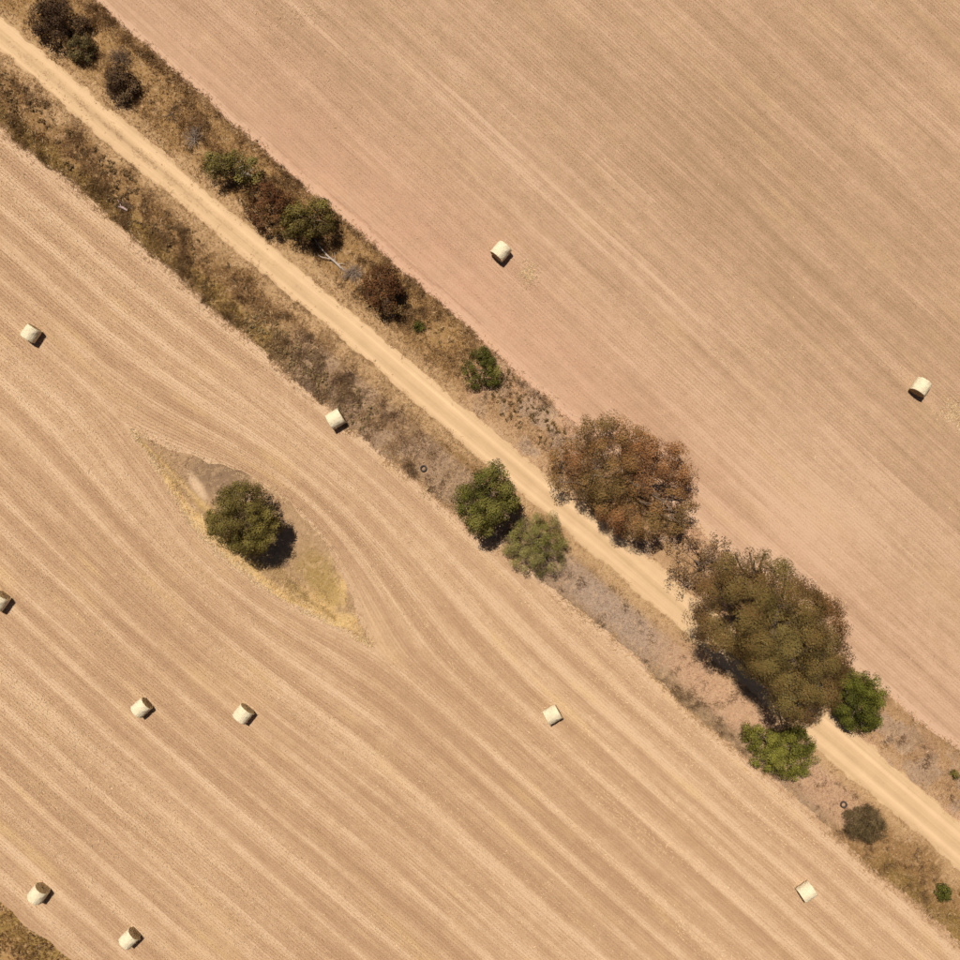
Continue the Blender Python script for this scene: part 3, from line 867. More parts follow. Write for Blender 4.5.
for i, (px, py, ax, lab) in enumerate(BALES):
    w = W(px, py, 0.85)
    ang = math.atan2(-ax[1], ax[0]) - math.pi / 2
    root = bpy.data.objects.new('straw_bale', None); COL.objects.link(root)
    root.location = (w[0], w[1], 0.028); root.rotation_euler = (0, 0, ang)
    k = 1 + 0.05 * math.sin(i * 2.7)
    root.scale = (k, 1 + 0.04 * math.cos(i * 1.9), k * (0.97 + 0.02 * math.sin(i)))
    root.empty_display_size = 0.3
    tag(root, lab, 'bale', 'round straw bales lying in the fields')
    sd, en = ((side, ends), (side2, ends2))[i % 2]
    link('wrapped_side', sd, None, root)
    for e in en: link('end_face', e, None, root)
    tag(link('loose_straw_ends', fuzz[i % 2], None, root), kind='stuff')

# ------------------------------------------------------------------ trees and shrubs
g = G('grey_brown_bark')
P = g.pos(); nz = g.noise(P, 5.0, 4, 0.65)
g.col(g.ramp(nz, [(0.3, (0.08, 0.055, 0.036)), (0.7, (0.20, 0.14, 0.095))])); g.bump(nz, 0.6, 0.03)
M_BARK = g.mat
g = G('bleached_dead_wood')
P = g.pos(); nz = g.noise(P, 9.0, 4, 0.65)
g.col(g.ramp(nz, [(0.3, (0.30, 0.235, 0.185)), (0.7, (0.48, 0.39, 0.32))])); g.bump(nz, 0.5, 0.02)
M_DEAD = g.mat
g = G('dark_dead_twigs')
P = g.pos(); nz = g.noise(P, 9.0, 3, 0.6)
g.col(g.ramp(nz, [(0.3, (0.10, 0.062, 0.036)), (0.7, (0.25, 0.16, 0.10))]))
M_TWIG = g.mat
g = G('grey_lilac_twigs')
P = g.pos(); nz = g.noise(P, 9.0, 3, 0.6)
g.col(g.ramp(nz, [(0.3, (0.22, 0.155, 0.11)), (0.7, (0.42, 0.31, 0.23))]))
M_GREYTWIG = g.mat

def tube(pts, radii, nseg=7):
    pts = np.array(pts, float); V = []; n = len(pts)
    for i in range(n):
        d = pts[min(i + 1, n - 1)] - pts[max(i - 1, 0)]
        d = d / (np.linalg.norm(d) + 1e-9)
        up = np.array((0, 0, 1.0)) if abs(d[2]) < 0.9 else np.array((1.0, 0, 0))
        a = np.cross(d, up); a /= np.linalg.norm(a); b = np.cross(d, a)
        th = np.linspace(0, 2 * np.pi, nseg, endpoint=False)
        V.append(pts[i] + radii[i] * (np.cos(th)[:, None] * a + np.sin(th)[:, None] * b))
    F = []
    for i in range(n - 1):
        for k in range(nseg):
            k2 = (k + 1) % nseg
            F.append((i * nseg + k, i * nseg + k2, (i + 1) * nseg + k2, (i + 1) * nseg + k))
    return np.concatenate(V), np.array(F)
def cat(parts):
    V, F, o = [], [], 0
    for v, f in parts:
        V.append(v); F.append(f + o); o += len(v)
    return np.concatenate(V), np.concatenate(F)
def curve_pts(p0, p1, n, wob, r, sag=0.0):
    p0, p1 = np.array(p0, float), np.array(p1, float)
    u = np.linspace(0, 1, n)[:, None]
    L = np.linalg.norm(p1 - p0)
    off = r.normal(0, wob * L, (n, 3)) * np.sin(np.pi * u)
    p = p0 + (p1 - p0) * u + off
    p[:, 2] += sag * L * np.sin(np.pi * u[:, 0])
    return p

def leaf_quads(P, N, size, r, aspect=0.55):
    """rhombic leaves at P with normals N"""
    n = len(P)
    ref = r.normal(0, 1, (n, 3))
    a = np.cross(N, ref); a /= np.linalg.norm(a, axis=1, keepdims=True) + 1e-9
    b = np.cross(N, a)
    sz = (size * r.uniform(0.6, 1.35, n))[:, None]
    v = np.empty((n, 4, 3), np.float32)
    v[:, 0] = P - a * sz; v[:, 2] = P + a * sz
    v[:, 1] = P + b * sz * aspect - N * sz * 0.12; v[:, 3] = P - b * sz * aspect - N * sz * 0.12
    return v.reshape(-1, 3)

def poly_R(poly, c):
    p = np.array(poly, float) - c
    th = np.arctan2(p[:, 1], p[:, 0]); rr = np.hypot(p[:, 0], p[:, 1])
    o = np.argsort(th); th, rr = th[o], rr[o]
    th = np.concatenate([th - 2 * np.pi, th, th + 2 * np.pi]); rr = np.tile(rr, 3)
    return lambda q: np.interp(q, th, rr)

def disc(px, py, rx, ry=None, n=14, seed=0):
    ry = ry or rx
    r = np.random.default_rng(seed + int(px * 7 + py))
    return [(px + rx * math.cos(q) * f, py + ry * math.sin(q) * f) for q, f in zip(np.linspace(0, 2 * np.pi, n, endpoint=False), r.uniform(0.88, 1.1, n))]

TREE_TRIS = [0]
def make_tree(name, label, cat_, poly_px, zb, zt, ncl, rc, nleaf, leaf, cols, seed, gap=0.0, inner=0.25, flat=0.8,
              power=2.2, trunk_r=0.25, limbs=9, group=None, patch=0.35, cscale=0.25, aspect=0.55, shrub=False, upbias=0.45, bark=None, lobe=None, lsep=1.3, lvar=0.35, ldep=1.3):
    r = np.random.default_rng(seed)
    zc = zb + (zt - zb) * 0.45
    k = (H - zc) / H
    pm = np.array([W(px, py, zc) for px, py in poly_px])
    lo, hi = pm.min(0), pm.max(0)
    c = (lo + hi) / 2
    R = poly_R(pm, c)
    # leaf clumps, spread by dart throwing over a domed crown
    lr = lobe or rc * 1.35
    lob = []
    for _ in range(900):
        q = r.uniform(0, 2 * np.pi); u = math.sqrt(r.random())
        Rq = max(R(q) - lr * 0.62, 0.02)
        x, y = c[0] + Rq * u * math.cos(q), c[1] + Rq * u * math.sin(q)
        if any((x - a) ** 2 + (y - b) ** 2 < (lr * lsep) ** 2 for a, b, _z in lob): continue
        top = zb + (zt - zb) * max(1 - (u * 0.93) ** power, 0.0) ** 0.5 * r.uniform(1 - lvar, 1.0)
        lob.append((x, y, max(top, zb + lr * 0.5)))
    lob = np.array(lob)
    lrv = lr * r.uniform(0.82, 1.3, len(lob))
    lid = []
    cl = []
    tries = 0
    mind = rc * 0.55
    while len(cl) < ncl and tries < ncl * 60:
        tries += 1
        q = r.uniform(0, 2 * np.pi); u = math.sqrt(r.random())
        Rq = max(R(q) - rc * 0.5, 0.05)
        x, y = c[0] + Rq * u * math.cos(q), c[1] + Rq * u * math.sin(q)
        if gap > 0 and fbm(x * 0.9 + seed, y * 0.9, seed, 2) < gap: continue
        dd = np.hypot(lob[:, 0] - x, (lob[:, 1] - y)) / lrv
        hz = lob[:, 2] - lrv * ldep * (1 - np.sqrt(np.clip(1 - dd ** 2, 0, 1))) - lrv * 1.5 * np.clip(dd - 1, 0, None)
        li = int(np.argmax(hz))
        top = hz[li]
        fill = r.random() < inner
        if dd[li] > 1.0 and not fill: continue
        if fill: z = zb + (zt - zb) * 0.45 * r.random()
        else: z = top - rc * 0.6 - r.random() * 0.3 * rc
        z = max(z, zb * 0.85 + rc * 0.3)
        p = np.array((x, y, z))
        if all(np.sum((p - o) ** 2) > mind * mind for o in cl[-400:]): cl.append(p); lid.append(li)
    cl = np.array(cl); lid = np.array(lid)
    ldir = cl - np.stack([lob[lid, 0], lob[lid, 1], lob[lid, 2] - lr * 0.9], 1)
    ldir /= np.linalg.norm(ldir, axis=1, keepdims=True) + 1e-6
    m = len(cl)
    crad = rc * r.uniform(0.65, 1.2, m)
    nl = np.maximum((nleaf * (crad / rc) ** 2).astype(int), 12)
    idx = np.repeat(np.arange(m), nl)
    N = len(idx)
    d = r.normal(0, 1, (N, 3)); d[:, 2] += upbias; d /= np.linalg.norm(d, axis=1, keepdims=True)
    rad = crad[idx] * (0.45 + 0.6 * r.random(N) ** 0.5)
    P = cl[idx] + d * rad[:, None] * np.array((1, 1, flat))
    P += r.normal(0, leaf * 0.8, (N, 3))
    P[:, 2] = np.maximum(P[:, 2], 0.06)
    Nn = d * 0.45 + ldir[idx] * 0.8 + np.array((0, 0, 0.2)) + r.normal(0, 0.26, (N, 3))
    Nn /= np.linalg.norm(Nn, axis=1, keepdims=True)
    v = leaf_quads(P, Nn, leaf, r, aspect)
    base = np.array((c[0], c[1], 0.0))
    v = v - base
    me = mesh_np('crown', v, np.arange(len(v)).reshape(-1, 4))
    TREE_TRIS[0] += 2 * N
    ct = fbm(cl[:, 0] * cscale + seed, cl[:, 1] * cscale, seed + 9, 3)
    ct = np.clip((ct - 0.5) * 2.0 + 0.5 + r.normal(0, 0.13, len(lob))[lid] + r.normal(0, 0.1, m), 0, 1)
    tint = np.clip(ct[idx] + r.normal(0, patch * 0.4, N), 0, 1)
    cols = np.array(cols)
    stops = np.linspace(0, 1, len(cols))
    col = np.stack([np.interp(tint, stops, cols[:, i]) for i in range(3)], 1) * r.uniform(0.72, 1.28, (N, 1))
    cattr(me, 'gcol', np.repeat(col, 4, 0))
    root = bpy.data.objects.new(name, None); COL.objects.link(root)
    gz = float(ground_z(c[0], c[1]))
    root.location = (c[0], c[1], gz - 0.03)
    root.empty_display_size = 0.5
    tag(root, label, cat_, group)
    link('foliage' if shrub else 'crown', me, M_LEAF, root)
    # trunk and limbs
    cc = cl - base
    zf = max(zb * 0.8, 0.25) if not shrub else 0.12
    bark = bark or M_BARK
    if not shrub:
        top = np.array((r.normal(0, 0.2), r.normal(0, 0.2), zf + (zt - zb) * 0.35))
        pts = curve_pts((0, 0, -0.05), top, 6, 0.02, r)
        vv, ff = tube(pts, np.linspace(trunk_r * 1.25, trunk_r * 0.6, 6), 10)
        link('trunk', mesh_np('trunk', vv, ff, True), bark, root)
    else:
        pts = np.array([[0, 0, 0], [0, 0, zf]])
    pick = []
    far = np.argsort(-np.hypot(cc[:, 0], cc[:, 1]) + r.normal(0, 0.6, m))
    for i in far:
        if all(np.linalg.norm(cc[i] - cc[j]) > rc * 1.5 for j in pick): pick.append(i)
        if len(pick) >= limbs: break
    for i in pick:
        p0 = pts[min(len(pts) - 1, 2 + int(r.integers(0, 4)))] if not shrub else np.array((r.normal(0, 0.08), r.normal(0, 0.08), 0.0))
        n_ = 6
        lp = curve_pts(p0, cc[i], n_, 0.05, r, 0.08)
        r0 = trunk_r * (0.5 if not shrub else 0.6)
        prt = [tube(lp, np.linspace(r0, r0 * 0.25, n_), 6)]
        for kk in range(3):
            near = np.argsort(np.linalg.norm(cc - lp[3], axis=1))[1 + kk * 2]
            prt.append(tube(curve_pts(lp[2 + kk % 3], cc[near], 4, 0.06, r), np.linspace(r0 * 0.4, r0 * 0.15, 4), 5))
        vv, ff = cat(prt)
        link('stem' if shrub else 'limb', mesh_np('limb', vv, ff, True), bark, root)
    return root

OLV = [(0.150, 0.072, 0.026), (0.150, 0.086, 0.028), (0.142, 0.098, 0.028), (0.158, 0.114, 0.034)]
GUM = [(0.16, 0.100, 0.034), (0.21, 0.116, 0.040), (0.26, 0.132, 0.048), (0.24, 0.105, 0.040)]
GREEN = [(0.062, 0.060, 0.012), (0.094, 0.090, 0.017), (0.128, 0.116, 0.022), (0.160, 0.136, 0.032)]
LIGHTG = [(0.110, 0.100, 0.022), (0.155, 0.140, 0.030), (0.200, 0.175, 0.045), (0.24, 0.20, 0.07)]
DKGREEN = [(0.056, 0.056, 0.010), (0.088, 0.087, 0.013), (0.118, 0.114, 0.016), (0.148, 0.136, 0.024)]
YELG = [(0.102, 0.096, 0.016), (0.148, 0.136, 0.022), (0.192, 0.174, 0.030), (0.22, 0.175, 0.05)]
LONE = [(0.125, 0.090, 0.026), (0.155, 0.115, 0.030), (0.182, 0.140, 0.033), (0.21, 0.162, 0.043)]
RUST = [(0.085, 0.036, 0.014), (0.125, 0.052, 0.020), (0.170, 0.075, 0.030), (0.14, 0.085, 0.028)]
PURP = [(0.050, 0.027, 0.014), (0.082, 0.045, 0.022), (0.125, 0.072, 0.036), (0.16, 0.10, 0.05)]
GREYB = [(0.066, 0.043, 0.018), (0.098, 0.065, 0.027), (0.135, 0.092, 0.040), (0.17, 0.115, 0.055)]

make_tree('spreading_tree', 'largest tree, broad dense olive brown crown overhanging the road', 'tree',
          [(690, 628), (701, 582), (726, 556), (758, 545), (790, 562), (812, 583), (842, 602), (856, 634), (852, 674), (848, 698), (828, 716), (800, 732), (786, 720), (770, 690), (744, 664), (724, 648), (700, 644)],
          6.2, 13.5, 600, 0.66, 240, 0.066, OLV, 11, inner=0.2, trunk_r=0.55, limbs=14, power=3.2, patch=0.5, cscale=0.16, lobe=1.6, lsep=1.08, lvar=0.2, ldep=1.7)
make_tree('gum_tree', 'open gum tree with rusty brown clumpy crown above the road', 'tree',
          [(544, 468), (554, 446), (576, 436), (582, 414), (606, 408), (624, 418), (647, 426), (660, 440), (688, 446), (698, 470), (704, 498), (698, 526), (674, 536), (650, 544), (626, 540), (608, 532), (595, 510), (581, 500), (566, 490), (550, 486)],
          2.2, 6.8, 480, 0.56, 140, 0.07, GUM, 12, gap=0.0, inner=0.24, trunk_r=0.28, limbs=7, power=3.8, patch=0.6, upbias=0.3, lobe=1.05, lsep=1.32, lvar=0.5, ldep=1.6)
make_tree('gum_sapling', 'thin brown sapling between the rusty gum and the largest tree', 'tree',
          [(664, 550), (680, 537), (702, 540), (725, 532), (738, 546), (738, 566), (714, 582), (690, 594), (672, 592), (666, 572)],
          1.2, 4.4, 70, 0.42, 50, 0.085, [(0.12, 0.072, 0.028), (0.155, 0.088, 0.036), (0.19, 0.11, 0.05)], 13, gap=0.1, trunk_r=0.09, limbs=7, lobe=0.55, lsep=1.7)
make_tree('leafy_tree', 'darker green leafy tree left of the road, paired with a paler one', 'tree',
          [(453, 487), (468, 477), (478, 461), (500, 461), (512, 471), (518, 487), (519, 506), (511, 520), (498, 528), (488, 536), (476, 536), (466, 528), (455, 518)],
          2.2, 7.4, 150, 0.55, 160, 0.082, GREEN, 14, inner=0.15, trunk_r=0.2, limbs=9, gap=0.28, patch=0.5, lobe=0.85, lsep=1.35, lvar=0.5, ldep=1.6)
make_tree('leafy_tree', 'paler yellowish green tree left of the road, paired with a darker one', 'tree',
          [(503, 550), (514, 530), (530, 509), (545, 516), (556, 508), (564, 530), (570, 553), (564, 573), (547, 579), (522, 572), (506, 562)],
          0.5, 4.2, 150, 0.45, 150, 0.066, LIGHTG, 15, lobe=0.7, lsep=1.25, trunk_r=0.16, limbs=9, aspect=0.3, patch=0.6)
make_tree('leafy_tree', 'rounded dark green tree right of the largest tree', 'tree',
          [(829, 700), (842, 681), (860, 668), (881, 674), (889, 694), (890, 715), (878, 733), (862, 738), (846, 727), (832, 712)],
          0.9, 5.0, 150, 0.48, 160, 0.072, DKGREEN, 16, lobe=0.7, lsep=1.3, ldep=1.4, trunk_r=0.18, limbs=8)
make_tree('leafy_tree', 'bright yellow green bushy tree just below the largest tree', 'tree',
          [(744, 720), (762, 726), (780, 735), (806, 728), (818, 745), (820, 763), (801, 780), (776, 778), (754, 768), (747, 745)],
          0.4, 3.6, 160, 0.46, 150, 0.072, YELG, 17, lobe=0.7, lsep=1.25, ldep=1.4, trunk_r=0.15, limbs=8, patch=0.5)
make_tree('field_tree', 'lone round olive green tree standing in the uncut grass island', 'tree',
          [(204, 520), (212, 498), (234, 481), (257, 486), (270, 503), (277, 524), (273, 543), (258, 555), (241, 559), (224, 552), (208, 540)],
          2.3, 7.8, 250, 0.52, 200, 0.066, LONE, 18, lobe=0.72, lsep=1.3, ldep=1.4, trunk_r=0.28, limbs=9, inner=0.15, patch=0.4)
make_tree('roadside_shrub', 'green shrub with pale branches, upper end of the dark shrub row', 'shrub',
          [(197, 165), (209, 151), (228, 147), (250, 153), (262, 170), (257, 184), (242, 181), (225, 178), (205, 177)],
          1.0, 3.6, 75, 0.40, 75, 0.085, [(0.12, 0.090, 0.024), (0.165, 0.130, 0.034), (0.205, 0.165, 0.05)], 19, gap=0.36, trunk_r=0.13, limbs=10, bark=M_DEAD)
make_tree('roadside_shrub', 'dark rusty shrub in the middle of the dark shrub row', 'shrub',
          [(238, 198), (254, 180), (276, 184), (296, 202), (294, 226), (270, 234), (247, 218)],
          0.6, 3.4, 110, 0.40, 75, 0.08, RUST, 20, gap=0.15, trunk_r=0.1, limbs=9, shrub=True)
make_tree('roadside_shrub', 'large olive shrub at the lower end of the dark shrub row', 'shrub',
          [(278, 222), (290, 204), (305, 196), (322, 195), (334, 210), (335, 228), (320, 238), (300, 240), (282, 234)],
          1.2, 4.6, 95, 0.45, 95, 0.085, LONE, 21, gap=0.3, trunk_r=0.16, limbs=9)
make_tree('roadside_shrub', 'dark reddish brown shrub just below the bleached dead branch', 'shrub',
          [(359, 292), (370, 266), (385, 261), (400, 274), (409, 294), (408, 312), (394, 317), (376, 312), (362, 306)],
          0.9, 4.0, 65, 0.48, 85, 0.09, RUST, 22, gap=0.36, trunk_r=0.12, limbs=10)
make_tree('roadside_shrub', 'small bright green shrub on the verge above the road', 'shrub',
          [(461, 362), (472, 347), (487, 346), (495, 360), (505, 374), (497, 386), (482, 388), (470, 390), (463, 378)],
          0.3, 2.3, 75, 0.36, 100, 0.066, GREEN, 23, gap=0.1, lsep=1.15, trunk_r=0.07, limbs=8, shrub=True)
make_tree('roadside_shrub', 'tiny green shrub below the dark reddish shrub', 'shrub', disc(418, 327, 6.5), 0.1, 0.9, 12, 0.25, 55, 0.07, GREEN, 24, trunk_r=0.04, limbs=4, shrub=True)
make_tree('dark_shrub', 'large dark purple brown shrub in the top left corner', 'shrub',
          [(25, 14), (34, -6), (58, -6), (68, 14), (70, 32), (60, 42), (38, 42), (28, 30)],
          0.6, 3.4, 70, 0.50, 80, 0.09, PURP, 25, gap=0.2, trunk_r=0.1, limbs=10, shrub=True, bark=M_TWIG)
make_tree('dark_shrub', 'smallest dark round shrub right of the top left corner shrub', 'shrub', disc(80, 22, 11), 0.4, 2.3, 20, 0.38, 70, 0.08, PURP, 26, trunk_r=0.07, limbs=6, shrub=True, bark=M_TWIG)
make_tree('dark_shrub', 'dark olive round shrub below the smallest dark one, top left', 'shrub', disc(80, 48, 15), 0.3, 2.2, 42, 0.38, 85, 0.08, [(0.065, 0.045, 0.016), (0.100, 0.070, 0.026), (0.135, 0.098, 0.038)], 27, trunk_r=0.07, limbs=8, shrub=True, bark=M_TWIG)
make_tree('dark_shrub', 'dark purplish round shrub beside the road, lowest of the top left group', 'shrub', disc(119, 82, 19), 0.4, 2.6, 75, 0.42, 85, 0.08, PURP, 28, gap=0.08, trunk_r=0.08, limbs=9, shrub=True, bark=M_TWIG)
make_tree('grey_bush', 'grey brown round bush by the tyre at lower right', 'shrub', disc(867, 826, 23, 20), 0.2, 2.3, 130, 0.38, 120, 0.07, GREYB, 29, gap=0.05, lsep=1.1, trunk_r=0.06, limbs=12, shrub=True, aspect=0.25, bark=M_TWIG)
make_tree('roadside_shrub', 'tiny green shrub on the verge in the lower right corner', 'shrub', disc(945, 894, 9.5), 0.1, 1.2, 20, 0.3, 70, 0.08, GREEN, 30, trunk_r=0.04, limbs=5, shrub=True)
make_tree('roadside_shrub', 'tiny olive shrub at the right edge of the picture', 'shrub', disc(955, 775, 6), 0.1, 0.8, 9, 0.25, 50, 0.07, LONE, 31, trunk_r=0.03, limbs=4, shrub=True)

# leafless bushes
def bare_bush(name, label, px, py, rx, ry, h, n, mat, seed, thick=0.022):
    r = np.random.default_rng(seed)
    c = W(px, py, h * 0.5)
    prt = []
    for i in range(n):
        q = r.uniform(0, 2 * np.pi); u = math.sqrt(r.random())
        tip = np.array((rx * S * u * math.cos(q), ry * S * u * math.sin(q), h * (1 - 0.6 * u) * r.uniform(0.6, 1.1)))
        b = np.array((r.normal(0, 0.12), r.normal(0, 0.12), -0.02))
        p = curve_pts(b, tip, 5, 0.07, r, 0.08)
        prt.append(tube(p, np.linspace(thick, thick * 0.4, 5), 4))
        for k in range(4):
            e = p[2 + k % 3] + r.normal(0, 0.28, 3) * np.array((1, 1, 0.5)); e[2] = max(e[2], 0.03)
            prt.append(tube(curve_pts(p[1 + k % 3], e, 3, 0.08, r), np.linspace(thick * 0.6, thick * 0.3, 3), 4))
    V, F = cat(prt)
    o = link(name, mesh_np(name, V, F), mat, None, (c[0], c[1], float(ground_z(*c))))
    return tag(o, label, 'bush')
bare_bush('leafless_bush', 'grey lilac leafless bush beside the bleached dead branch', 352, 272, 15, 11, 0.9, 60, M_GREYTWIG, 41)
bare_bush('leafless_bush', 'grey leafless bush above the green shrub, upper verge', 193, 137, 11, 13, 1.0, 46, M_GREYTWIG, 42)
bare_bush('leafless_bush', 'thin dark leafless sapling lying in golden grass, upper verge', 171, 110, 12, 14, 0.7, 9, M_TWIG, 43, 0.03)
bare_bush('leafless_bush', 'purplish leafless bush above the dark roadside shrub', 119, 58, 17, 14, 0.9, 60, M_TWIG, 44)
bare_bush('leafless_bush', 'dark leafless bush in golden grass among the top left shrubs', 60, 4, 12, 9, 1.2, 40, M_TWIG, 45)

# bleached fallen branch
r = np.random.default_rng(51)
def pz(px, py, z): w = W(px, py); return np.array((w[0], w[1], z))
prt = [tube(np.array([pz(341, 268, 0.12), pz(336, 263, 0.22), pz(331, 259, 0.35), pz(326, 255, 0.42)]), [0.13, 0.12, 0.10, 0.075], 8),
       tube(np.array([pz(329, 257, 0.38), pz(324, 252, 0.55), pz(320, 247, 0.7), pz(316, 241, 0.8)]), [0.07, 0.055, 0.04, 0.018], 6),
       tube(np.array([pz(332, 260, 0.32), pz(327, 259, 0.4), pz(322, 258, 0.4), pz(319, 256, 0.35)]), [0.07, 0.055, 0.045, 0.02], 6),
       tube(np.array([pz(338, 265, 0.2), pz(342, 264, 0.3), pz(346, 265, 0.35)]), [0.06, 0.045, 0.02], 6),
       tube(np.array([pz(334, 262, 0.25), pz(336, 258, 0.45), pz(335, 254, 0.6)]), [0.05, 0.035, 0.015], 6),
       tube(np.array([pz(341, 268, 0.12), pz(344, 270, 0.06), pz(347, 273, 0.05)]), [0.13, 0.08, 0.03], 7)]
V, F = cat(prt)
b0 = np.array((*W(341, 268), 0)); b0[2] = 0
o = link('fallen_branch', mesh_np('fallen_branch', V - b0, F, True), M_DEAD, None, (b0[0], b0[1], 0.0))
tag(o, 'bleached forked dead branch lying below the olive shrub', 'branch')

# weathered timber piece in the grass
prt = [tube(np.array([pz(119.5, 207, 0.16), pz(124, 208.5, 0.2), pz(128, 211, 0.15)]), [0.11, 0.125, 0.10], 9),
       tube(np.array([pz(122, 207.5, 0.2), pz(121, 203.5, 0.36), pz(119, 201, 0.42)]), [0.06, 0.05, 0.03], 7)]
V, F = cat(prt)
g = G('weathered_pink_timber'); nz = g.noise(g.pos(), 8.0, 4)
g.col(g.ramp(nz, [(0.3, (0.30, 0.20, 0.18)), (0.7, (0.50, 0.37, 0.33))])); g.bump(nz, 0.5, 0.02)
b0 = np.array((*W(124, 208), 0))
o = link('weathered_log', mesh_np('weathered_log', V - b0, F, True), g.mat, None, (b0[0], b0[1], 0.02))
tag(o, 'small pinkish grey weathered log in brown verge grass', 'log')
bare_bush('leafless_bush', 'dark tangle of twigs round the pinkish weathered log', 124, 206, 9, 6, 0.45, 30, M_TWIG, 46)

# discarded tyres
g = G('worn_rubber'); nz = g.noise(g.pos(), 14.0, 3)
g.col(g.ramp(nz, [(0.3, (0.030, 0.022, 0.020)), (0.7, (0.075, 0.058, 0.052))])); g.b.inputs['Roughness'].default_value = 0.75
M_TYRE = g.mat
def tyre_mesh():
    ns = 48
    prof = [(0.20, 0.03), (0.22, 0.005), (0.29, 0.0), (0.335, 0.03), (0.35, 0.07), (0.35, 0.15), (0.335, 0.19), (0.29, 0.22), (0.22, 0.215), (0.20, 0.19), (0.215, 0.17), (0.27, 0.17), (0.30, 0.11), (0.27, 0.05), (0.215, 0.05)]
    V, F = [], []; m = len(prof)
    for i in range(ns):
        q = 2 * math.pi * i / ns
        for k, (rr_, z) in enumerate(prof):
            rr2 = rr_ - (0.012 if (k in (4, 5) and i % 2) else 0)      # tread blocks
            V.append((rr2 * math.cos(q), rr2 * math.sin(q), z))
    for i in range(ns):
        for k in range(m):
            F.append((i * m + k, ((i + 1) % ns) * m + k, ((i + 1) % ns) * m + (k + 1) % m, i * m + (k + 1) % m))
    return mesh_np('tyre', np.array(V), np.array(F), True)
tm = tyre_mesh(); tm.materials.append(M_TYRE)
for (px, py, lab, rot) in ((423.5, 468.5, 'old black tyre lying flat on the verge left of the paired green trees', (0.05, 0.03)),
                           (843.5, 804.5, 'old black tyre lying flat above the grey bush, lower right', (-0.04, 0.04))):
    w = W(px, py, 0.1)
    o = link('tyre', tm, None, None, (w[0], w[1], float(ground_z(*w)) - 0.005)); o.rotation_euler = (*rot, px)
    tag(o, lab, 'tyre', 'discarded tyres on the verge')

# weed clumps one can count
def weed_mesh(seed, rad, h, n, cols, leaf):
    r = np.random.default_rng(seed)
    d = r.normal(0, 1, (n, 3)); d[:, 2] = np.abs(d[:, 2]) * 1.1; d /= np.linalg.norm(d, axis=1, keepdims=True)
    sub = np.concatenate([np.zeros((1, 3)), r.normal(0, rad * 0.75, (4, 3))]); sub[:, 2] = 0
    sk = np.concatenate([[1.0], r.uniform(0.35, 0.8, 4)])
    j = r.integers(0, 5, n)
    P = d * (r.random((n, 1)) ** 0.5) * np.array((rad, rad, h)) * sk[j][:, None] + sub[j]
    P[:, 2] += 0.03
    Nn = d * 0.8 + np.array((0, 0, 0.4)) + r.normal(0, 0.5, (n, 3)); Nn /= np.linalg.norm(Nn, axis=1, keepdims=True)
    v = leaf_quads(P, Nn, leaf, r, 0.35)
    f = np.arange(len(v)).reshape(-1, 4)
    tw = []
    for i in range(7):
        j = r.integers(0, n)
        tw.append(tube(np.array([(0, 0, -0.06), P[j] * 0.5, P[j]]), [0.02, 0.015, 0.008], 4))
    tv, tf = cat(tw)
    me = mesh_np('weed', np.concatenate([v, tv]), np.concatenate([f, tf + len(v)]))
    t = r.random(n)
    c = np.array(cols)
    col = np.stack([np.interp(t, np.linspace(0, 1, len(c)), c[:, i]) for i in range(3)], 1)
    cattr(me, 'gcol', np.concatenate([np.repeat(col, 4, 0), np.tile(np.array((0.2, 0.14, 0.09)), (len(tv), 1))]))
    me.materials.append(M_GRASS)
    return me
GREYW = [(0.18, 0.115, 0.045), (0.29, 0.195, 0.085), (0.42, 0.295, 0.15)]
BROWNW = [(0.13, 0.075, 0.032), (0.20, 0.118, 0.05), (0.30, 0.19, 0.085)]
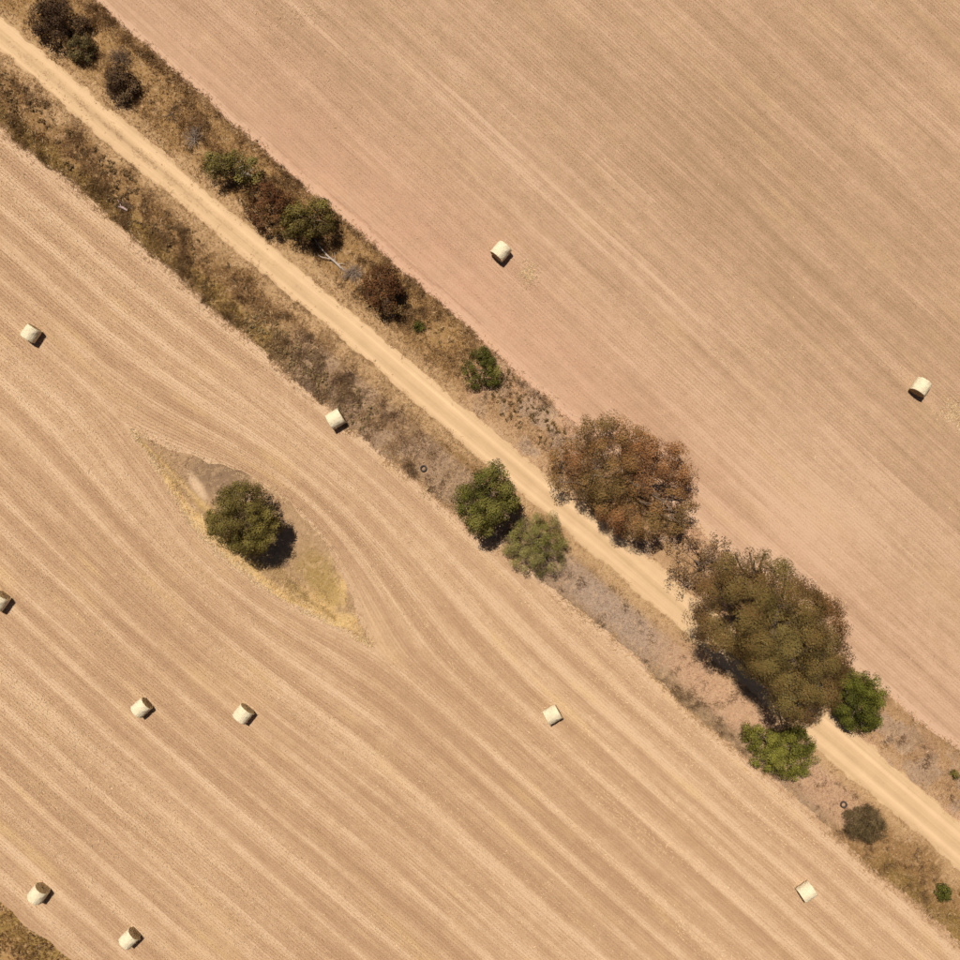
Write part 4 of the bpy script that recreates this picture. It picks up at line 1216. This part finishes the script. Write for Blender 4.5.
DARKW = [(0.085, 0.052, 0.018), (0.14, 0.085, 0.028), (0.20, 0.125, 0.045)]
gw = [weed_mesh(900 + i, 0.24, 0.5, 130, GREYW, 0.06) for i in range(7)]
dw = [weed_mesh(950 + i, 0.20, 0.34, 110, DARKW, 0.055) for i in range(7)]
tw_ = [weed_mesh(980 + i, 0.24, 0.40, 120, BROWNW, 0.07) for i in range(7)]
r = np.random.default_rng(77)
def scatter(name, meshes, n, smin, smax, tmin, tmax, label, group, scale=(0.6, 1.3), along=None, mind=0.42, avoid=()):
    pts = []
    tr = 0
    while len(pts) < n and tr < 8000:
        tr += 1
        s = r.uniform(smin, smax); t = r.uniform(tmin, tmax)
        if not (float(edge_left(np.array([s]))[0]) + 0.15 < t < float(edge_right(np.array([s]))[0]) - 0.05): continue
        if along and fbm(np.array([s * .5]), np.array([t * .5]), along, 2)[0] < 0.42: continue
        if any((s - a) ** 2 + (t - b) ** 2 < mind ** 2 for a, b in pts): continue
        pts.append((s, t))
    for i, (s, t) in enumerate(pts):
        x, y = st2xy(s, t)
        o = link(name, meshes[i % len(meshes)], None, None, (x, y, float(ground_z(x, y)) - 0.02))
        k = r.uniform(*scale); o.scale = (k, k, k * r.uniform(0.8, 1.2)); o.rotation_euler = (0, 0, r.uniform(0, 6.28))
        tag(o, label, 'weed', group)
scatter('weed_clump', gw, 95, -25.5, -9.5, -7.0, -4.2, 'one of many grey green weed clumps beside the field edge above the lone tree', 'grey green weeds on the lower left verge')
scatter('low_scrub', dw, 55, -6.0, 9.0, 3.2, 7.2, 'one of many small dark scrub tufts on the verge left of the rusty gum', 'dark scrub tufts beside the rusty gum', along=5)
scatter('grass_tussock', tw_, 75, -62.0, -30.0, -6.2, -2.6, 'one of many dark dry tussocks on the upper left verge', 'dark tussocks on the upper left verge', (0.6, 1.7), along=9, mind=0.55)
scatter('thistle', dw, 16, -12.0, -4.0, 3.4, 6.6, 'small dark thistle on the golden verge round the small green shrub', 'thistles by the small green shrub', (0.4, 0.9), mind=0.7)

print('tris approx', NS1, NS2, NS3, TREE_TRIS[0])
